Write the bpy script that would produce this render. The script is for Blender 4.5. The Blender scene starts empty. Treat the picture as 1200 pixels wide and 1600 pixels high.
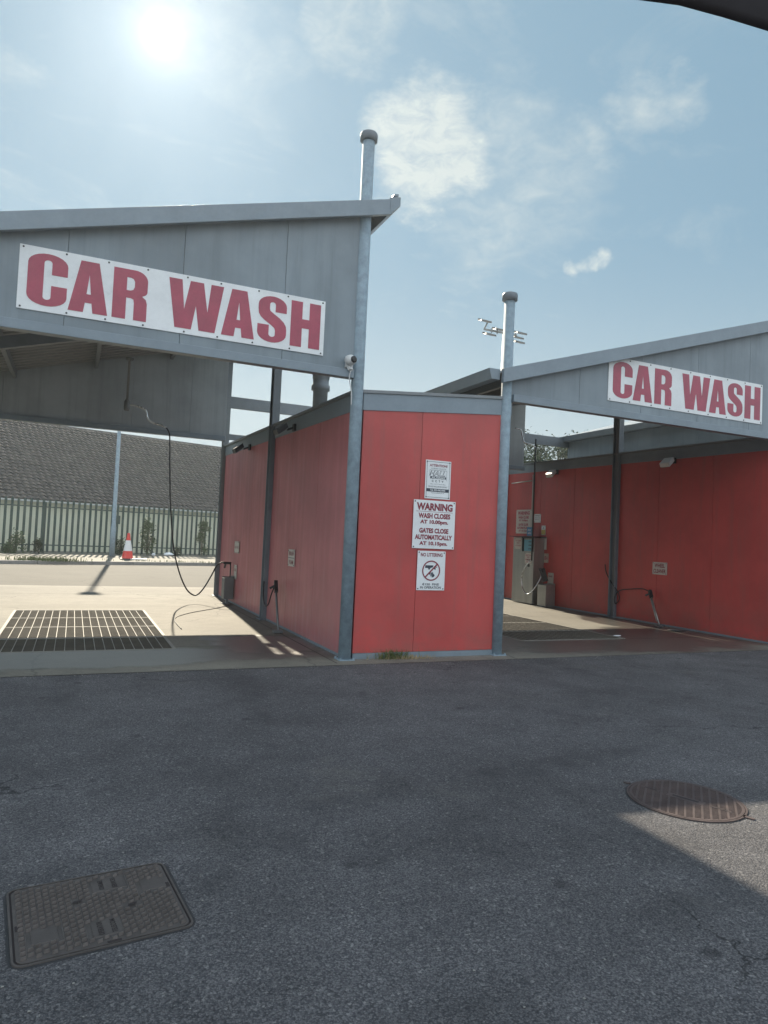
import bpy, math, random
from mathutils import Vector, Matrix, Quaternion
random.seed(11)
S = bpy.context.scene
COL = S.collection
PI = math.pi
# ------------------------------------------------------------------ camera
cam = bpy.data.cameras.new('camera'); co = bpy.data.objects.new('camera', cam); COL.objects.link(co)
cam.sensor_fit = 'VERTICAL'; cam.sensor_height = 24.0; cam.lens = 16.2
cam.clip_start = 0.05; cam.clip_end = 3000
co.matrix_world = Matrix(((0.911123, -0.057114, -0.408157, 0), (-0.409609, -0.016047, -0.912120, 0),
                          (0.045546, 0.998239, -0.038015, 1.35), (0, 0, 0, 1)))
S.camera = co
# ------------------------------------------------------------------ light
EL = math.radians(34.5); AZ = math.radians(4.2)          # azimuth from +Y towards +X
SD = Vector((math.sin(AZ)*math.cos(EL), math.cos(AZ)*math.cos(EL), math.sin(EL)))
sun = bpy.data.lights.new('sun', 'SUN'); so = bpy.data.objects.new('sun', sun); COL.objects.link(so)
sun.energy = 4.4; sun.angle = math.radians(0.55); sun.color = (1.0, 0.885, 0.70)
so.rotation_mode = 'QUATERNION'; so.rotation_quaternion = SD.to_track_quat('Z', 'Y'); so.location = (0, 0, 60)
S.view_settings.view_transform = 'Standard'; S.view_settings.look = 'None'
S.view_settings.exposure = 1.0; S.view_settings.gamma = 1.0; S.view_settings.use_curve_mapping = False

# ------------------------------------------------------------------ node helpers
class NT:
    def __init__(s, tree): s.t = tree; s.n = tree.nodes; s.l = tree.links
    def node(s, typ, **kw):
        n = s.n.new(typ)
        for k, v in kw.items(): setattr(n, k, v)
        return n
    def put(s, sock, v):
        if hasattr(v, 'is_output') : s.l.new(v, sock)
        elif v is not None: sock.default_value = v
    def math(s, op, a, b=None, c=None, clamp=False):
        n = s.node('ShaderNodeMath', operation=op, use_clamp=clamp); s.put(n.inputs[0], a)
        if b is not None: s.put(n.inputs[1], b)
        if c is not None: s.put(n.inputs[2], c)
        return n.outputs[0]
    def vmath(s, op, a, b=None, out=0):
        n = s.node('ShaderNodeVectorMath', operation=op); s.put(n.inputs[0], a)
        if b is not None: s.put(n.inputs[1], b)
        return n.outputs[out]
    def scale(s, a, f):
        n = s.node('ShaderNodeVectorMath', operation='SCALE'); s.put(n.inputs[0], a); s.put(n.inputs['Scale'], f)
        return n.outputs[0]
    def noise(s, vec, scale, detail=4, rough=0.55, out=0, dist=0.0):
        n = s.node('ShaderNodeTexNoise'); s.put(n.inputs['Vector'], vec); n.inputs['Scale'].default_value = scale
        n.inputs['Detail'].default_value = detail; n.inputs['Roughness'].default_value = rough
        n.inputs['Distortion'].default_value = dist
        return n.outputs[out]
    def vor(s, vec, scale, out='Distance', feature='F1'):
        n = s.node('ShaderNodeTexVoronoi', feature=feature); s.put(n.inputs['Vector'], vec); n.inputs['Scale'].default_value = scale
        return n.outputs[out]
    def rng(s, v, a, b, c=0.0, d=1.0, smooth=True):
        n = s.node('ShaderNodeMapRange', interpolation_type='SMOOTHSTEP' if smooth else 'LINEAR')
        s.put(n.inputs[0], v); n.inputs[1].default_value = a; n.inputs[2].default_value = b
        n.inputs[3].default_value = c; n.inputs[4].default_value = d
        return n.outputs[0]
    def mix(s, f, a, b, blend='MIX'):
        n = s.node('ShaderNodeMix', data_type='RGBA', blend_type=blend); s.put(n.inputs[0], f)
        for i, v in ((6, a), (7, b)):
            if isinstance(v, (tuple, list)): v = (v[0], v[1], v[2], 1)
            s.put(n.inputs[i], v)
        return n.outputs[2]
    def mapping(s, vec, scale=(1, 1, 1), loc=(0, 0, 0), rot=(0, 0, 0)):
        n = s.node('ShaderNodeMapping'); s.put(n.inputs[0], vec)
        n.inputs['Scale'].default_value = scale; n.inputs['Location'].default_value = loc; n.inputs['Rotation'].default_value = rot
        return n.outputs[0]
    def xyz(s, v):
        n = s.node('ShaderNodeSeparateXYZ'); s.put(n.inputs[0], v); return n.outputs
    def comb(s, x, y, z):
        n = s.node('ShaderNodeCombineXYZ'); s.put(n.inputs[0], x); s.put(n.inputs[1], y); s.put(n.inputs[2], z); return n.outputs[0]

# ------------------------------------------------------------------ world: sky, thin cloud, glow round the sun
W = bpy.data.worlds.new('World'); S.world = W; W.use_nodes = True
w = NT(W.node_tree); w.n.clear()
SKY = w.node('ShaderNodeTexSky', sky_type='NISHITA'); SKY.sun_disc = False
SKY.sun_elevation = EL; SKY.sun_rotation = AZ; SKY.altitude = 20; SKY.air_density = 1.0; SKY.dust_density = 0.25; SKY.ozone_density = 1.0
d = w.node('ShaderNodeTexCoord').outputs['Generated']
d = w.vmath('NORMALIZE', d)
dx, dy, dz = w.xyz(d)
k = w.math('DIVIDE', 1.0, w.math('ADD', w.math('MAXIMUM', dz, 0.0), 0.18))
flat = w.scale(w.comb(dx, dy, 0.0), k)
flat = w.mapping(flat, rot=(0, 0, 0.55), scale=(1.0, 1.7, 1.0))
warp = w.vmath('ADD', d, w.scale(w.vmath('SUBTRACT', w.noise(w.mapping(d, scale=(1, 1, 1.8)), 9.0, 6, 0.62, out=1), (0.5, 0.5, 0.5)), 0.16))
fine = w.noise(w.mapping(d, scale=(1.0, 1.0, 1.9), rot=(0, 0.35, 0)), 26.0, 8, 0.62, dist=0.5)
def blob(c, r0, r1, amt, src=None):
    dist = w.vmath('DISTANCE', src or warp, c, out=1)
    return w.math('MULTIPLY', w.rng(dist, r0, r1, 1.0, 0.0), amt)
blobs = [((0.378, 0.777, 0.505), 0.045, 0.105, 1.05), ((0.415, 0.763, 0.497), 0.02, 0.075, .75), ((0.352, 0.803, 0.487), 0.01, 0.055, .7),
         ((0.466, 0.72, 0.52), 0.0, 0.10, .55), ((0.585, 0.62, 0.525), 0.0, 0.06, .62), ((0.61, 0.585, 0.532), 0.0, 0.05, .62),
         ((0.555, 0.675, 0.495), 0.0, 0.055, .5), ((0.52, 0.722, 0.455), 0.0, 0.12, .5), ((0.475, 0.775, 0.415), 0.0, 0.11, .46),
         ((0.25, 0.755, 0.605), 0.01, 0.07, .5),
         ((-0.09, 0.861, 0.50), 0.0, 0.07, .4), ((0.3, 0.73, 0.62), 0.0, 0.06, .5)]
acc = None
for c, r0, r1, amt in blobs:
    b = blob(c, r0, r1, amt)
    acc = b if acc is None else w.math('MAXIMUM', acc, b)
warp2 = w.vmath('ADD', d, w.scale(w.vmath('SUBTRACT', w.noise(d, 30.0, 5, 0.62, out=1), (0.5, 0.5, 0.5)), 0.035))
for c in ((0.581, 0.7255, 0.3665), (0.590, 0.717, 0.370), (0.599, 0.708, 0.3735), (0.6075, 0.6985, 0.3785)):
    acc = w.math('MAXIMUM', acc, blob(c, 0.002, 0.0165, 1.0, warp2))
tex = w.rng(fine, 0.28, 0.68, 0.35, 1.15, False)
local = w.math('MULTIPLY', acc, tex, clamp=True)
wisp = w.rng(w.noise(flat, 2.1, 8, 0.6, dist=0.6), 0.45, 0.78, 0.0, 0.5)
wisp = w.math('MULTIPLY', wisp, w.rng(fine, 0.3, 0.7, 0.5, 1.0))
cl = w.math('MAXIMUM', local, wisp, clamp=True)
hz = w.rng(dz, 0.0, 0.42, 0.75, 0.05)
cl = w.math('MAXIMUM', cl, hz)
skyc = w.mix(0.88, w.scale(SKY.outputs[0], 0.05), (0.112, 0.200, 0.268))      # flat blue mixed in to even out the sky's brightness near the sun
cs = w.mix(cl, skyc, (0.33, 0.365, 0.365))
# bright cloud banks added in the unseen sky behind the viewer to fill shaded faces
cov = w.rng(w.noise(w.mapping(d, scale=(1, 1, 1.5)), 2.6, 6, 0.6), 0.36, 0.58, 0.25, 1.0)
back_fill = w.math('MULTIPLY', w.rng(dy, -0.35, 0.25, 1.0, 0.0), w.rng(dz, -0.02, 0.12))
cs = w.mix(w.math('MULTIPLY', cov, back_fill), cs, (0.66, 0.73, 0.80))
dt = w.math('MAXIMUM', w.vmath('DOT_PRODUCT', d, tuple(SD), out=1), 0.0)
streak = w.rng(w.noise(w.mapping(d, scale=(14, 14, 2.0)), 1.0, 3, 0.5), 0.3, 0.7, 0.75, 1.2)
g1 = w.math('ADD', w.math('MULTIPLY', w.math('POWER', dt, 16000.0), 2.2), w.math('MULTIPLY', w.math('POWER', dt, 1500.0), 0.16))
g2 = w.math('MULTIPLY', w.math('POWER', dt, 160.0), 0.13)
g3 = w.math('MULTIPLY', w.math('MULTIPLY', w.math('POWER', dt, 30.0), 0.03), streak)
gl = w.math('ADD', w.math('ADD', g1, g2), g3)
tot = w.vmath('ADD', cs, w.scale(w.comb(1.0, 0.99, 0.95), gl))
bg = w.node('ShaderNodeBackground'); w.l.new(tot, bg.inputs[0]); bg.inputs[1].default_value = 1.0
wo = w.node('ShaderNodeOutputWorld'); w.l.new(bg.outputs[0], wo.inputs[0])

# ------------------------------------------------------------------ materials
MATS = {}
def newmat(name):
    m = bpy.data.materials.new(name); m.use_nodes = True
    t = NT(m.node_tree); b = t.n['Principled BSDF']; MATS[name] = m
    return m, t, b
def pos(t): return t.node('ShaderNodeNewGeometry').outputs['Position']
def bump(t, b, h, strength, dist):
    n = t.node('ShaderNodeBump'); n.inputs['Strength'].default_value = strength; n.inputs['Distance'].default_value = dist
    t.put(n.inputs['Height'], h); t.l.new(n.outputs[0], b.inputs['Normal'])
def simple(name, c, rough=0.5, metal=0.0, var=0.12, scale=6.0, bmp=0.0, streak=False, spec=0.5):
    m, t, b = newmat(name); p = pos(t)
    q = t.mapping(p, scale=(1, 1, 0.12)) if streak else p
    n = t.noise(q, scale, 5, 0.6)
    n2 = t.noise(p, scale*9, 3, 0.6)
    f = t.math('ADD', t.math('MULTIPLY', n, 0.75), t.math('MULTIPLY', n2, 0.25))
    f = t.rng(f, 0.3, 0.7, 0.0, 1.0, False)
    lo = tuple(x*(1-var) for x in c); hi = tuple(min(1, x*(1+var)) for x in c)
    t.l.new(t.mix(f, lo, hi), b.inputs['Base Color'])
    b.inputs['Metallic'].default_value = metal; b.inputs['Specular IOR Level'].default_value = spec
    t.put(b.inputs['Roughness'], t.rng(n, 0.2, 0.8, max(0.03, rough-0.08), min(1, rough+0.08), False))
    if bmp: bump(t, b, n2, bmp, 0.004)
    return m
simple('galvanised', (0.25, 0.325, 0.375), 0.7, 0.0, 0.26, 14, 0.05)
simple('steel_grey', (0.17, 0.195, 0.215), 0.5, 0.2, 0.16, 5)
simple('flashing', (0.205, 0.25, 0.285), 0.42, 0.15, 0.14, 3)
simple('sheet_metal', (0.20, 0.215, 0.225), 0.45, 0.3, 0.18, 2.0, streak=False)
simple('sheet_glint', (0.50, 0.52, 0.52), 0.5, 0.1, 0.12, 2.0)  # far roof sheet lightened, sun glints put into its base colour
simple('stainless', (0.36, 0.36, 0.34), 0.38, 0.7, 0.28, 4, streak=True)
simple('holder_grey', (0.17, 0.18, 0.18), 0.5, 0.4, 0.15, 6)
simple('dark_metal', (0.045, 0.048, 0.052), 0.5, 0.3, 0.2, 8)
simple('rubber', (0.018, 0.018, 0.02), 0.45, 0, 0.2, 10)
simple('bright_steel', (0.55, 0.57, 0.58), 0.28, 0.9, 0.1, 8)
simple('white_plastic', (0.62, 0.63, 0.62), 0.4, 0, 0.06, 8)
simple('joint_dark', (0.03, 0.022, 0.022), 0.8)
simple('sign_white', (0.78, 0.80, 0.80), 0.32, 0, 0.10, 3.2)
simple('sign_cream', (0.56, 0.52, 0.47), 0.4, 0, 0.08, 4)
simple('letter_red', (0.37, 0.060, 0.100), 0.38, 0, 0.20, 5)
simple('letter_crimson', (0.24, 0.03, 0.05), 0.4, 0, 0.1, 5)
simple('letter_dark', (0.035, 0.045, 0.065), 0.4, 0, 0.1, 5)
simple('sign_blue', (0.06, 0.24, 0.44), 0.35, 0, 0.1, 5)
simple('sign_yellow', (0.62, 0.48, 0.10), 0.4, 0, 0.1, 5)
simple('house_wall', (0.66, 0.67, 0.53), 0.85, 0, 0.08, 1.2, 0.1)
simple('gutter_white', (0.52, 0.54, 0.53), 0.4, 0, 0.06, 5)
simple('fence_green', (0.040, 0.072, 0.060), 0.5, 0.2, 0.18, 6)
simple('leaf', (0.055, 0.095, 0.03), 0.6, 0, 0.45, 9)
simple('leaf_dark', (0.030, 0.05, 0.022), 0.9, 0, 0.4, 7, spec=0.1)
simple('stem', (0.09, 0.075, 0.05), 0.8, 0, 0.2, 9)
simple('grass', (0.10, 0.13, 0.04), 0.7, 0, 0.45, 40)
simple('dry_grass', (0.34, 0.26, 0.14), 0.8, 0, 0.3, 40)
simple('cone_red', (0.66, 0.045, 0.03), 0.4, 0, 0.1, 8)
simple('cone_white', (0.72, 0.73, 0.72), 0.35, 0, 0.05, 8)
simple('kerb_stone', (0.25, 0.24, 0.22), 0.85, 0, 0.2, 6, 0.3)
simple('block_wall_grey', (0.20, 0.21, 0.21), 0.9, 0, 0.2, 4, 0.2)
simple('cast_iron', (0.100, 0.086, 0.080), 0.55, 0.3, 0.25, 12, 0.2)
simple('rusty_iron', (0.085, 0.062, 0.058), 0.6, 0.25, 0.35, 12, 0.2)
simple('bitumen', (0.030, 0.029, 0.031), 0.7, 0, 0.5, 30, 0.6)
simple('iron_worn', (0.150, 0.132, 0.122), 0.5, 0.35, 0.25, 30, 0.1)
simple('trim_black', (0.03, 0.028, 0.033), 0.7, 0, 0.3, 20)
simple('litter_white', (0.75, 0.78, 0.8), 0.5, 0, 0.1, 20)
simple('lamp_glass', (0.45, 0.47, 0.48), 0.15, 0.2, 0.1, 8)
simple('pit_bottom', (0.05, 0.043, 0.034), 0.8, 0, 0.55, 2.5, 0.3)
simple('grate_steel', (0.25, 0.24, 0.21), 0.7, 0.1, 0.25, 6)
simple('rod_dark', (0.075, 0.066, 0.050), 0.75, 0.1, 0.35, 3)

def cladding(name, c, dirty, rough=0.36):
    m, t, b = newmat(name); p = pos(t)
    z = t.xyz(p)[2]
    big = t.noise(p, 1.1, 4, 0.6)
    st = t.noise(t.mapping(p, scale=(7, 7, 0.35)), 1.6, 5, 0.65)
    fade = t.mix(t.rng(big, 0.3, 0.7), tuple(x*0.86 for x in c), tuple(min(1, x*1.10) for x in c))
    low = t.math('MAXIMUM', t.math('MULTIPLY', t.rng(z, 0.0, 0.9, 0.65, 0.0), t.rng(t.noise(p, 3.5, 5, 0.65), 0.3, 0.72)), t.math('MULTIPLY', t.rng(z, 0.02, 0.20, 0.8, 0.0), t.rng(t.noise(p, 14, 5, 0.7), 0.35, 0.6)))
    dd = t.math('MULTIPLY', t.rng(st, 0.44, 0.78), 0.5)
    fac = t.math('MAXIMUM', low, dd, clamp=True)
    sp = t.rng(t.noise(p, 60, 2, 0.5), 0.68, 0.78, 0.0, 0.35)
    colr = t.mix(fac, fade, dirty)
    colr = t.mix(sp, colr, tuple(x*0.6 for x in c))
    t.l.new(colr, b.inputs['Base Color'])
    t.put(b.inputs['Roughness'], t.rng(st, 0.3, 0.7, rough-0.06, rough+0.16, False))
    bump(t, b, t.noise(p, 2.6, 3, 0.55), 0.5, 0.012)
    return m
cladding('red_panel', (0.49, 0.070, 0.064), (0.30, 0.10, 0.085))
cladding('red_panel_veiled', (0.47, 0.15, 0.16), (0.38, 0.20, 0.195), 0.4)  # red paled on the side walls, glare veil put into the colour
cladding('grey_panel', (0.21, 0.255, 0.285), (0.15, 0.18, 0.195), 0.42)

cladding('rear_panel_lifted', (0.33, 0.37, 0.39), (0.22, 0.25, 0.26), 0.45)  # grey panel lightened to lift the shaded rear gables by colour
def mat_asphalt():
    m, t, b = newmat('asphalt'); p = pos(t)
    v1 = t.vor(p, 165.0, 'Color'); v1d = t.vor(p, 165.0)
    r = t.xyz(v1)[0]
    v2 = t.xyz(t.vor(p, 100.0, 'Color'))[1]
    n1 = t.noise(p, 40, 3, 0.6); big = t.noise(p, 0.5, 5, 0.62); mid = t.noise(p, 2.4, 6, 0.66)
    base = t.mix(t.rng(r, 0.0, 1.0, 0, 1, False), (0.058, 0.058, 0.064), (0.168, 0.160, 0.163))
    base = t.mix(t.rng(v2, 0.93, 0.99, 0, .8), base, (0.25, 0.24, 0.235))
    base = t.mix(t.rng(v1d, 0.45, 0.85, 0.0, 0.7), base, (0.030, 0.029, 0.032))
    sh = t.math('ADD', t.math('MULTIPLY', big, 0.9), t.math('MULTIPLY', mid, 0.6))
    base = t.scale(base, t.rng(sh, 0.50, 1.0, 0.62, 1.34, False))
    # worn tyre tracks curving out of the two bays
    def track(cx, cy, rad, wd):
        q = t.vmath('SUBTRACT', t.vmath('MULTIPLY', p, (1, 1, 0)), (cx, cy, 0))
        L = t.vmath('LENGTH', t.vmath('ADD', q, t.scale(t.noise(p, 0.7, 3, 0.5, out=1), 0.25)), out=1)
        dd = t.math('ABSOLUTE', t.math('SUBTRACT', L, rad))
        return t.rng(dd, wd*.3, wd, 1, 0)
    tr = None
    for a in ((-9.0, 7.5, 9.2, .17), (-9.0, 7.5, 10.7, .17), (13.5, 7.0, 7.2, .17), (13.5, 7.0, 5.7, .17), (4.0, -9.0, 11.2, .16), (4.0, -9.0, 12.7, .16)):
        x = track(*a); tr = x if tr is None else t.math('MAXIMUM', tr, x)
    tr = t.math('MULTIPLY', tr, t.rng(t.noise(p, 1.6, 5, 0.7), 0.40, 0.70, 0.0, 0.42))
    base = t.mix(tr, base, (0.030, 0.030, 0.033))
    # oil drips and old stains
    sp = t.vor(t.vmath('ADD', p, t.scale(t.noise(p, 9, 3, 0.6, out=1), 0.06)), 2.3)
    base = t.mix(t.rng(sp, 0.05, 0.12, 0.55, 0.0), base, (0.022, 0.021, 0.023))
    stain = t.math('MULTIPLY', t.rng(t.noise(p, 1.1, 5, 0.7, dist=1.2), 0.57, 0.74), 0.48)
    base = t.mix(stain, base, (0.036, 0.035, 0.038))
    dust = t.math('MULTIPLY', t.rng(t.noise(p, 0.9, 6, 0.72, dist=0.6), 0.56, 0.72), 0.22)
    base = t.mix(dust, base, (0.20, 0.185, 0.16))
    # fine cracks
    ve = t.node('ShaderNodeTexVoronoi', feature='DISTANCE_TO_EDGE'); ve.inputs['Scale'].default_value = 0.42
    t.l.new(t.vmath('ADD', p, t.scale(t.noise(p, 2.5, 5, 0.65, out=1), 0.55)), ve.inputs['Vector'])
    ck = t.math('MULTIPLY', t.rng(ve.outputs[0], 0.0015, 0.0045, 0.75, 0.0), t.rng(t.noise(p, 0.45, 2, 0.5), 0.50, 0.60))
    base = t.mix(ck, base, (0.015, 0.015, 0.016))
    t.l.new(base, b.inputs['Base Color'])
    b.inputs['Roughness'].default_value = 0.84; b.inputs['Specular IOR Level'].default_value = 0.3
    h = t.math('ADD', t.math('MULTIPLY', v1d, -1.0), t.math('MULTIPLY', n1, 0.7))
    bump(t, b, h, 0.85, 0.005)
mat_asphalt()
def mat_concrete(name, c, wet=False, rough=0.8, grain=0.16):
    m, t, b = newmat(name); p = pos(t)
    big = t.noise(p, 0.8, 6, 0.62); fn = t.noise(p, 55, 4, 0.7); mid = t.noise(p, 4.5, 5, 0.65)
    f = t.rng(t.math('ADD', t.math('MULTIPLY', big, 0.65), t.math('MULTIPLY', mid, 0.35)), 0.34, 0.66, 0, 1, False)
    base = t.mix(f, tuple(x*0.74 for x in c), tuple(x*1.14 for x in c))
    base = t.scale(base, t.rng(fn, 0.25, 0.75, 1-grain*1.6, 1+grain*1.6, False))
    st = t.math('MULTIPLY', t.rng(t.noise(p, 1.9, 5, 0.7, dist=0.8), 0.56, 0.72), 0.38)
    base = t.mix(t.math('MULTIPLY', st, 1.35, clamp=True), base, tuple(x*0.40 for x in c))
    # hairline cracks
    ve = t.node('ShaderNodeTexVoronoi', feature='DISTANCE_TO_EDGE'); ve.inputs['Scale'].default_value = 0.33
    t.l.new(t.vmath('ADD', p, t.scale(t.noise(p, 1.5, 4, 0.6, out=1), 0.5)), ve.inputs['Vector'])
    ck = t.rng(ve.outputs[0], 0.002, 0.006, 0.45, 0.0)
    base = t.mix(ck, base, tuple(x*0.25 for x in c))
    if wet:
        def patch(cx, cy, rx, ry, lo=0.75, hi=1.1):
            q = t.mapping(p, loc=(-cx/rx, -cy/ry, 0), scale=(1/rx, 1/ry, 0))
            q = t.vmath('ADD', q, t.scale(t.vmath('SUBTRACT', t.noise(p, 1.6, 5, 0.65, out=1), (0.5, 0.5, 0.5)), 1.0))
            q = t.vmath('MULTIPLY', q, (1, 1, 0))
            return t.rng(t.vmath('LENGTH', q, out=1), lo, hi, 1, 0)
        wet_shade = t.math('MAXIMUM', patch(8.75, 8.6, 1.1, 0.75), patch(9.2, 9.6, .55, 1.3))
        wet_shade = t.math('MAXIMUM', wet_shade, patch(2.2, 8.3, 0.75, 0.8))
        wet_shade = t.math('MAXIMUM', wet_shade, t.math('MULTIPLY', patch(0.2, 7.6, 3.0, .55), 0.8))  # shade on the front of the left bay slab, painted in
        wet_shade = t.math('MAXIMUM', wet_shade, t.math('MULTIPLY', patch(7.3, 7.9, 3.3, 1.15, .6, 1.15), 0.95))  # wet floor plus the right bay's shade, both put into the colour
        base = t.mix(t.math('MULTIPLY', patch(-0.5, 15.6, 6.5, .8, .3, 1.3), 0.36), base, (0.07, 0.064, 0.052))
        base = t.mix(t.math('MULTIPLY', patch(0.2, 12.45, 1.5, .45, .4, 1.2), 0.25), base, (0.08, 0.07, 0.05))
        base = t.mix(t.math('MULTIPLY', wet_shade, 0.62), base, (0.04, 0.042, 0.045))
        t.put(b.inputs['Roughness'], t.math('SUBTRACT', rough, t.math('MULTIPLY', wet_shade, 0.52)))
    else: b.inputs['Roughness'].default_value = rough
    t.l.new(base, b.inputs['Base Color'])
    bump(t, b, fn, 0.35, 0.004)
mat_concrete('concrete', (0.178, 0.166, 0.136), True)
mat_concrete('road_surface', (0.068, 0.063, 0.051), False, 0.85, 0.22)
mat_concrete('paving', (0.15, 0.14, 0.115))
mat_concrete('earth', (0.12, 0.11, 0.08))
def mat_tile():
    m, t, b = newmat('roof_tile'); p = pos(t)
    n = t.noise(p, 2.4, 5, 0.6); v = t.xyz(t.vor(p, 4.0, 'Color'))[0]; sp = t.noise(p, 14, 4, 0.7)
    c = t.mix(t.rng(n, 0.3, 0.7), (0.068, 0.065, 0.064), (0.115, 0.108, 0.102))
    c = t.mix(t.math('MULTIPLY', v, 0.35), c, (0.075, 0.07, 0.07))
    c = t.mix(t.rng(sp, 0.6, 0.75, 0.0, 0.4), c, (0.16, 0.165, 0.11))
    t.l.new(c, b.inputs['Base Color']); b.inputs['Roughness'].default_value = 0.85; b.inputs['Specular IOR Level'].default_value = 0.2
    bump(t, b, sp, 0.3, 0.006)
mat_tile()
def mat_screen():
    m, t, b = newmat('screen_glass')
    b.inputs['Base Color'].default_value = (0.16, 0.40, 0.52, 1); b.inputs['Roughness'].default_value = 0.12
mat_screen()

# ------------------------------------------------------------------ geometry helpers
class MB:
    def __init__(s): s.v = []; s.f = []; s.m = []; s.mi = 0
    def quad(s, a, b, c, d_): 
        i = len(s.v); s.v += [tuple(a), tuple(b), tuple(c), tuple(d_)]; s.f.append((i, i+1, i+2, i+3)); s.m.append(s.mi); return s
    def poly(s, pts): i = len(s.v); s.v += [tuple(p) for p in pts]; s.f.append(tuple(range(i, i+len(pts)))); s.m.append(s.mi); return s
    def hexa(s, P):     # 8 points: bottom 0-3 ccw, top 4-7 ccw
        i = len(s.v); s.v += [tuple(p) for p in P]
        for q in ((3, 2, 1, 0), (4, 5, 6, 7), (0, 1, 5, 4), (1, 2, 6, 5), (2, 3, 7, 6), (3, 0, 4, 7)):
            s.f.append(tuple(i+j for j in q)); s.m.append(s.mi)
        return s
    def box(s, x0, x1, y0, y1, z0, z1):
        return s.hexa([(x0, y0, z0), (x1, y0, z0), (x1, y1, z0), (x0, y1, z0), (x0, y0, z1), (x1, y0, z1), (x1, y1, z1), (x0, y1, z1)])
    def beam(s, a, b, w_, h, up=(0, 0, 1)):   # bar of section w x h from a to b
        a = Vector(a); b = Vector(b); t = (b-a).normalized(); u = Vector(up)
        r = t.cross(u)
        if r.length < 1e-4: r = t.cross(Vector((0, 1, 0)))
        r.normalize(); u = r.cross(t)
        P = []
        for c in (a, b):
            P.append([c - r*w_/2 - u*h/2, c + r*w_/2 - u*h/2, c + r*w_/2 + u*h/2, c - r*w_/2 + u*h/2])
        return s.hexa([P[0][0], P[0][1], P[1][1], P[1][0], P[0][3], P[0][2], P[1][2], P[1][3]])
    def lathe(s, cx, cy, prof, n=24, cap=True, axis=None, org=None):
        # prof: list of (r, z); optional axis vector/origin
        if axis is None: A = Vector((0, 0, 1)); O = Vector((cx, cy, 0))
        else: A = Vector(axis).normalized(); O = Vector(org)
        q = Vector((0, 0, 1)).rotation_difference(A)
        i0 = len(s.v)
        for r, z in prof:
            for k_ in range(n):
                a = 2*PI*k_/n; s.v.append(tuple(O + q @ Vector((r*math.cos(a), r*math.sin(a), z))))
        for j in range(len(prof)-1):
            for k_ in range(n):
                a = i0+j*n+k_; b = i0+j*n+(k_+1) % n
                s.f.append((a, b, b+n, a+n)); s.m.append(s.mi)
        if cap:
            s.f.append(tuple(i0+k_ for k_ in reversed(range(n)))); s.m.append(s.mi)
            s.f.append(tuple(i0+(len(prof)-1)*n+k_ for k_ in range(n))); s.m.append(s.mi)
        return s
    def tube(s, pts, r, n=10, smooth=True, sub=6):
        P = [Vector(p) for p in pts]
        if smooth and len(P) > 2:
            Q = []
            for i in range(len(P)-1):
                p0 = P[max(i-1, 0)]; p1 = P[i]; p2 = P[i+1]; p3 = P[min(i+2, len(P)-1)]
                for j in range(sub):
                    t = j/sub
                    Q.append(0.5*((2*p1)+(-p0+p2)*t+(2*p0-5*p1+4*p2-p3)*t*t+(-p0+3*p1-3*p2+p3)*t**3))
            Q.append(P[-1]); P = Q
        T = [(P[min(i+1, len(P)-1)]-P[max(i-1, 0)]).normalized() for i in range(len(P))]
        u = T[0].orthogonal().normalized(); i0 = len(s.v)
        for i, p in enumerate(P):
            if i: u = (u - T[i]*u.dot(T[i])).normalized()
            v_ = T[i].cross(u)
            rr = r(i/(len(P)-1)) if callable(r) else r
            for k_ in range(n):
                a = 2*PI*k_/n; s.v.append(tuple(p + rr*(math.cos(a)*u+math.sin(a)*v_)))
        for j in range(len(P)-1):
            for k_ in range(n):
                a = i0+j*n+k_; b = i0+j*n+(k_+1) % n; s.f.append((a, b, b+n, a+n)); s.m.append(s.mi)
        s.f.append(tuple(i0+k_ for k_ in reversed(range(n)))); s.m.append(s.mi)
        s.f.append(tuple(i0+(len(P)-1)*n+k_ for k_ in range(n))); s.m.append(s.mi)
        return s
    def build(s, name, mat, parent=None, smooth=False, bevel=0.0):
        me = bpy.data.meshes.new(name)
        off = Vector((0, 0, 0)); p = parent
        while p is not None: off += Vector(p.location); p = p.parent
        me.from_pydata([tuple(Vector(v)-off) for v in s.v], [], s.f)
        mats = mat if isinstance(mat, (list, tuple)) else [mat]
        for mm in mats: me.materials.append(MATS[mm])
        if len(mats) > 1: me.polygons.foreach_set('material_index', s.m)
        me.update()
        o = bpy.data.objects.new(name, me); COL.objects.link(o)
        if parent is not None: o.parent = parent
        if smooth:
            for pl in me.polygons: pl.use_smooth = len(pl.vertices) <= 4
        if bevel:
            bv = o.modifiers.new('bevel', 'BEVEL'); bv.width = bevel; bv.segments = 2; bv.limit_method = 'ANGLE'; bv.angle_limit = math.radians(40)
        return o
def build_each(m, name, mat, parent=None, smooth=False, bevel=0.0):
    """one object per connected piece"""
    par = list(range(len(m.v)))
    def find(a):
        while par[a] != a: par[a] = par[par[a]]; a = par[a]
        return a
    for f in m.f:
        for j in f[1:]: par[find(j)] = find(f[0])
    comps = {}
    for f in m.f: comps.setdefault(find(f[0]), []).append(f)
    for fs in comps.values():
        q = MB(); mp = {}
        for f in fs:
            for j in f:
                if j not in mp: mp[j] = len(q.v); q.v.append(m.v[j])
            q.f.append(tuple(mp[j] for j in f)); q.m.append(0)
        q.build(name, mat, parent, smooth, bevel)
def tag(o, label=None, cat=None, group=None, kind=None):
    if label: o['label'] = label
    if cat: o['category'] = cat
    if group: o['group'] = group
    if kind: o['kind'] = kind
    return o
def root(name, label, cat, loc=(0, 0, 0), group=None):
    o = bpy.data.objects.new(name, None); COL.objects.link(o); o.location = loc; o.empty_display_size = 0.2
    return tag(o, label, cat, group)
def struct(o): o['kind'] = 'structure'; return o

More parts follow.
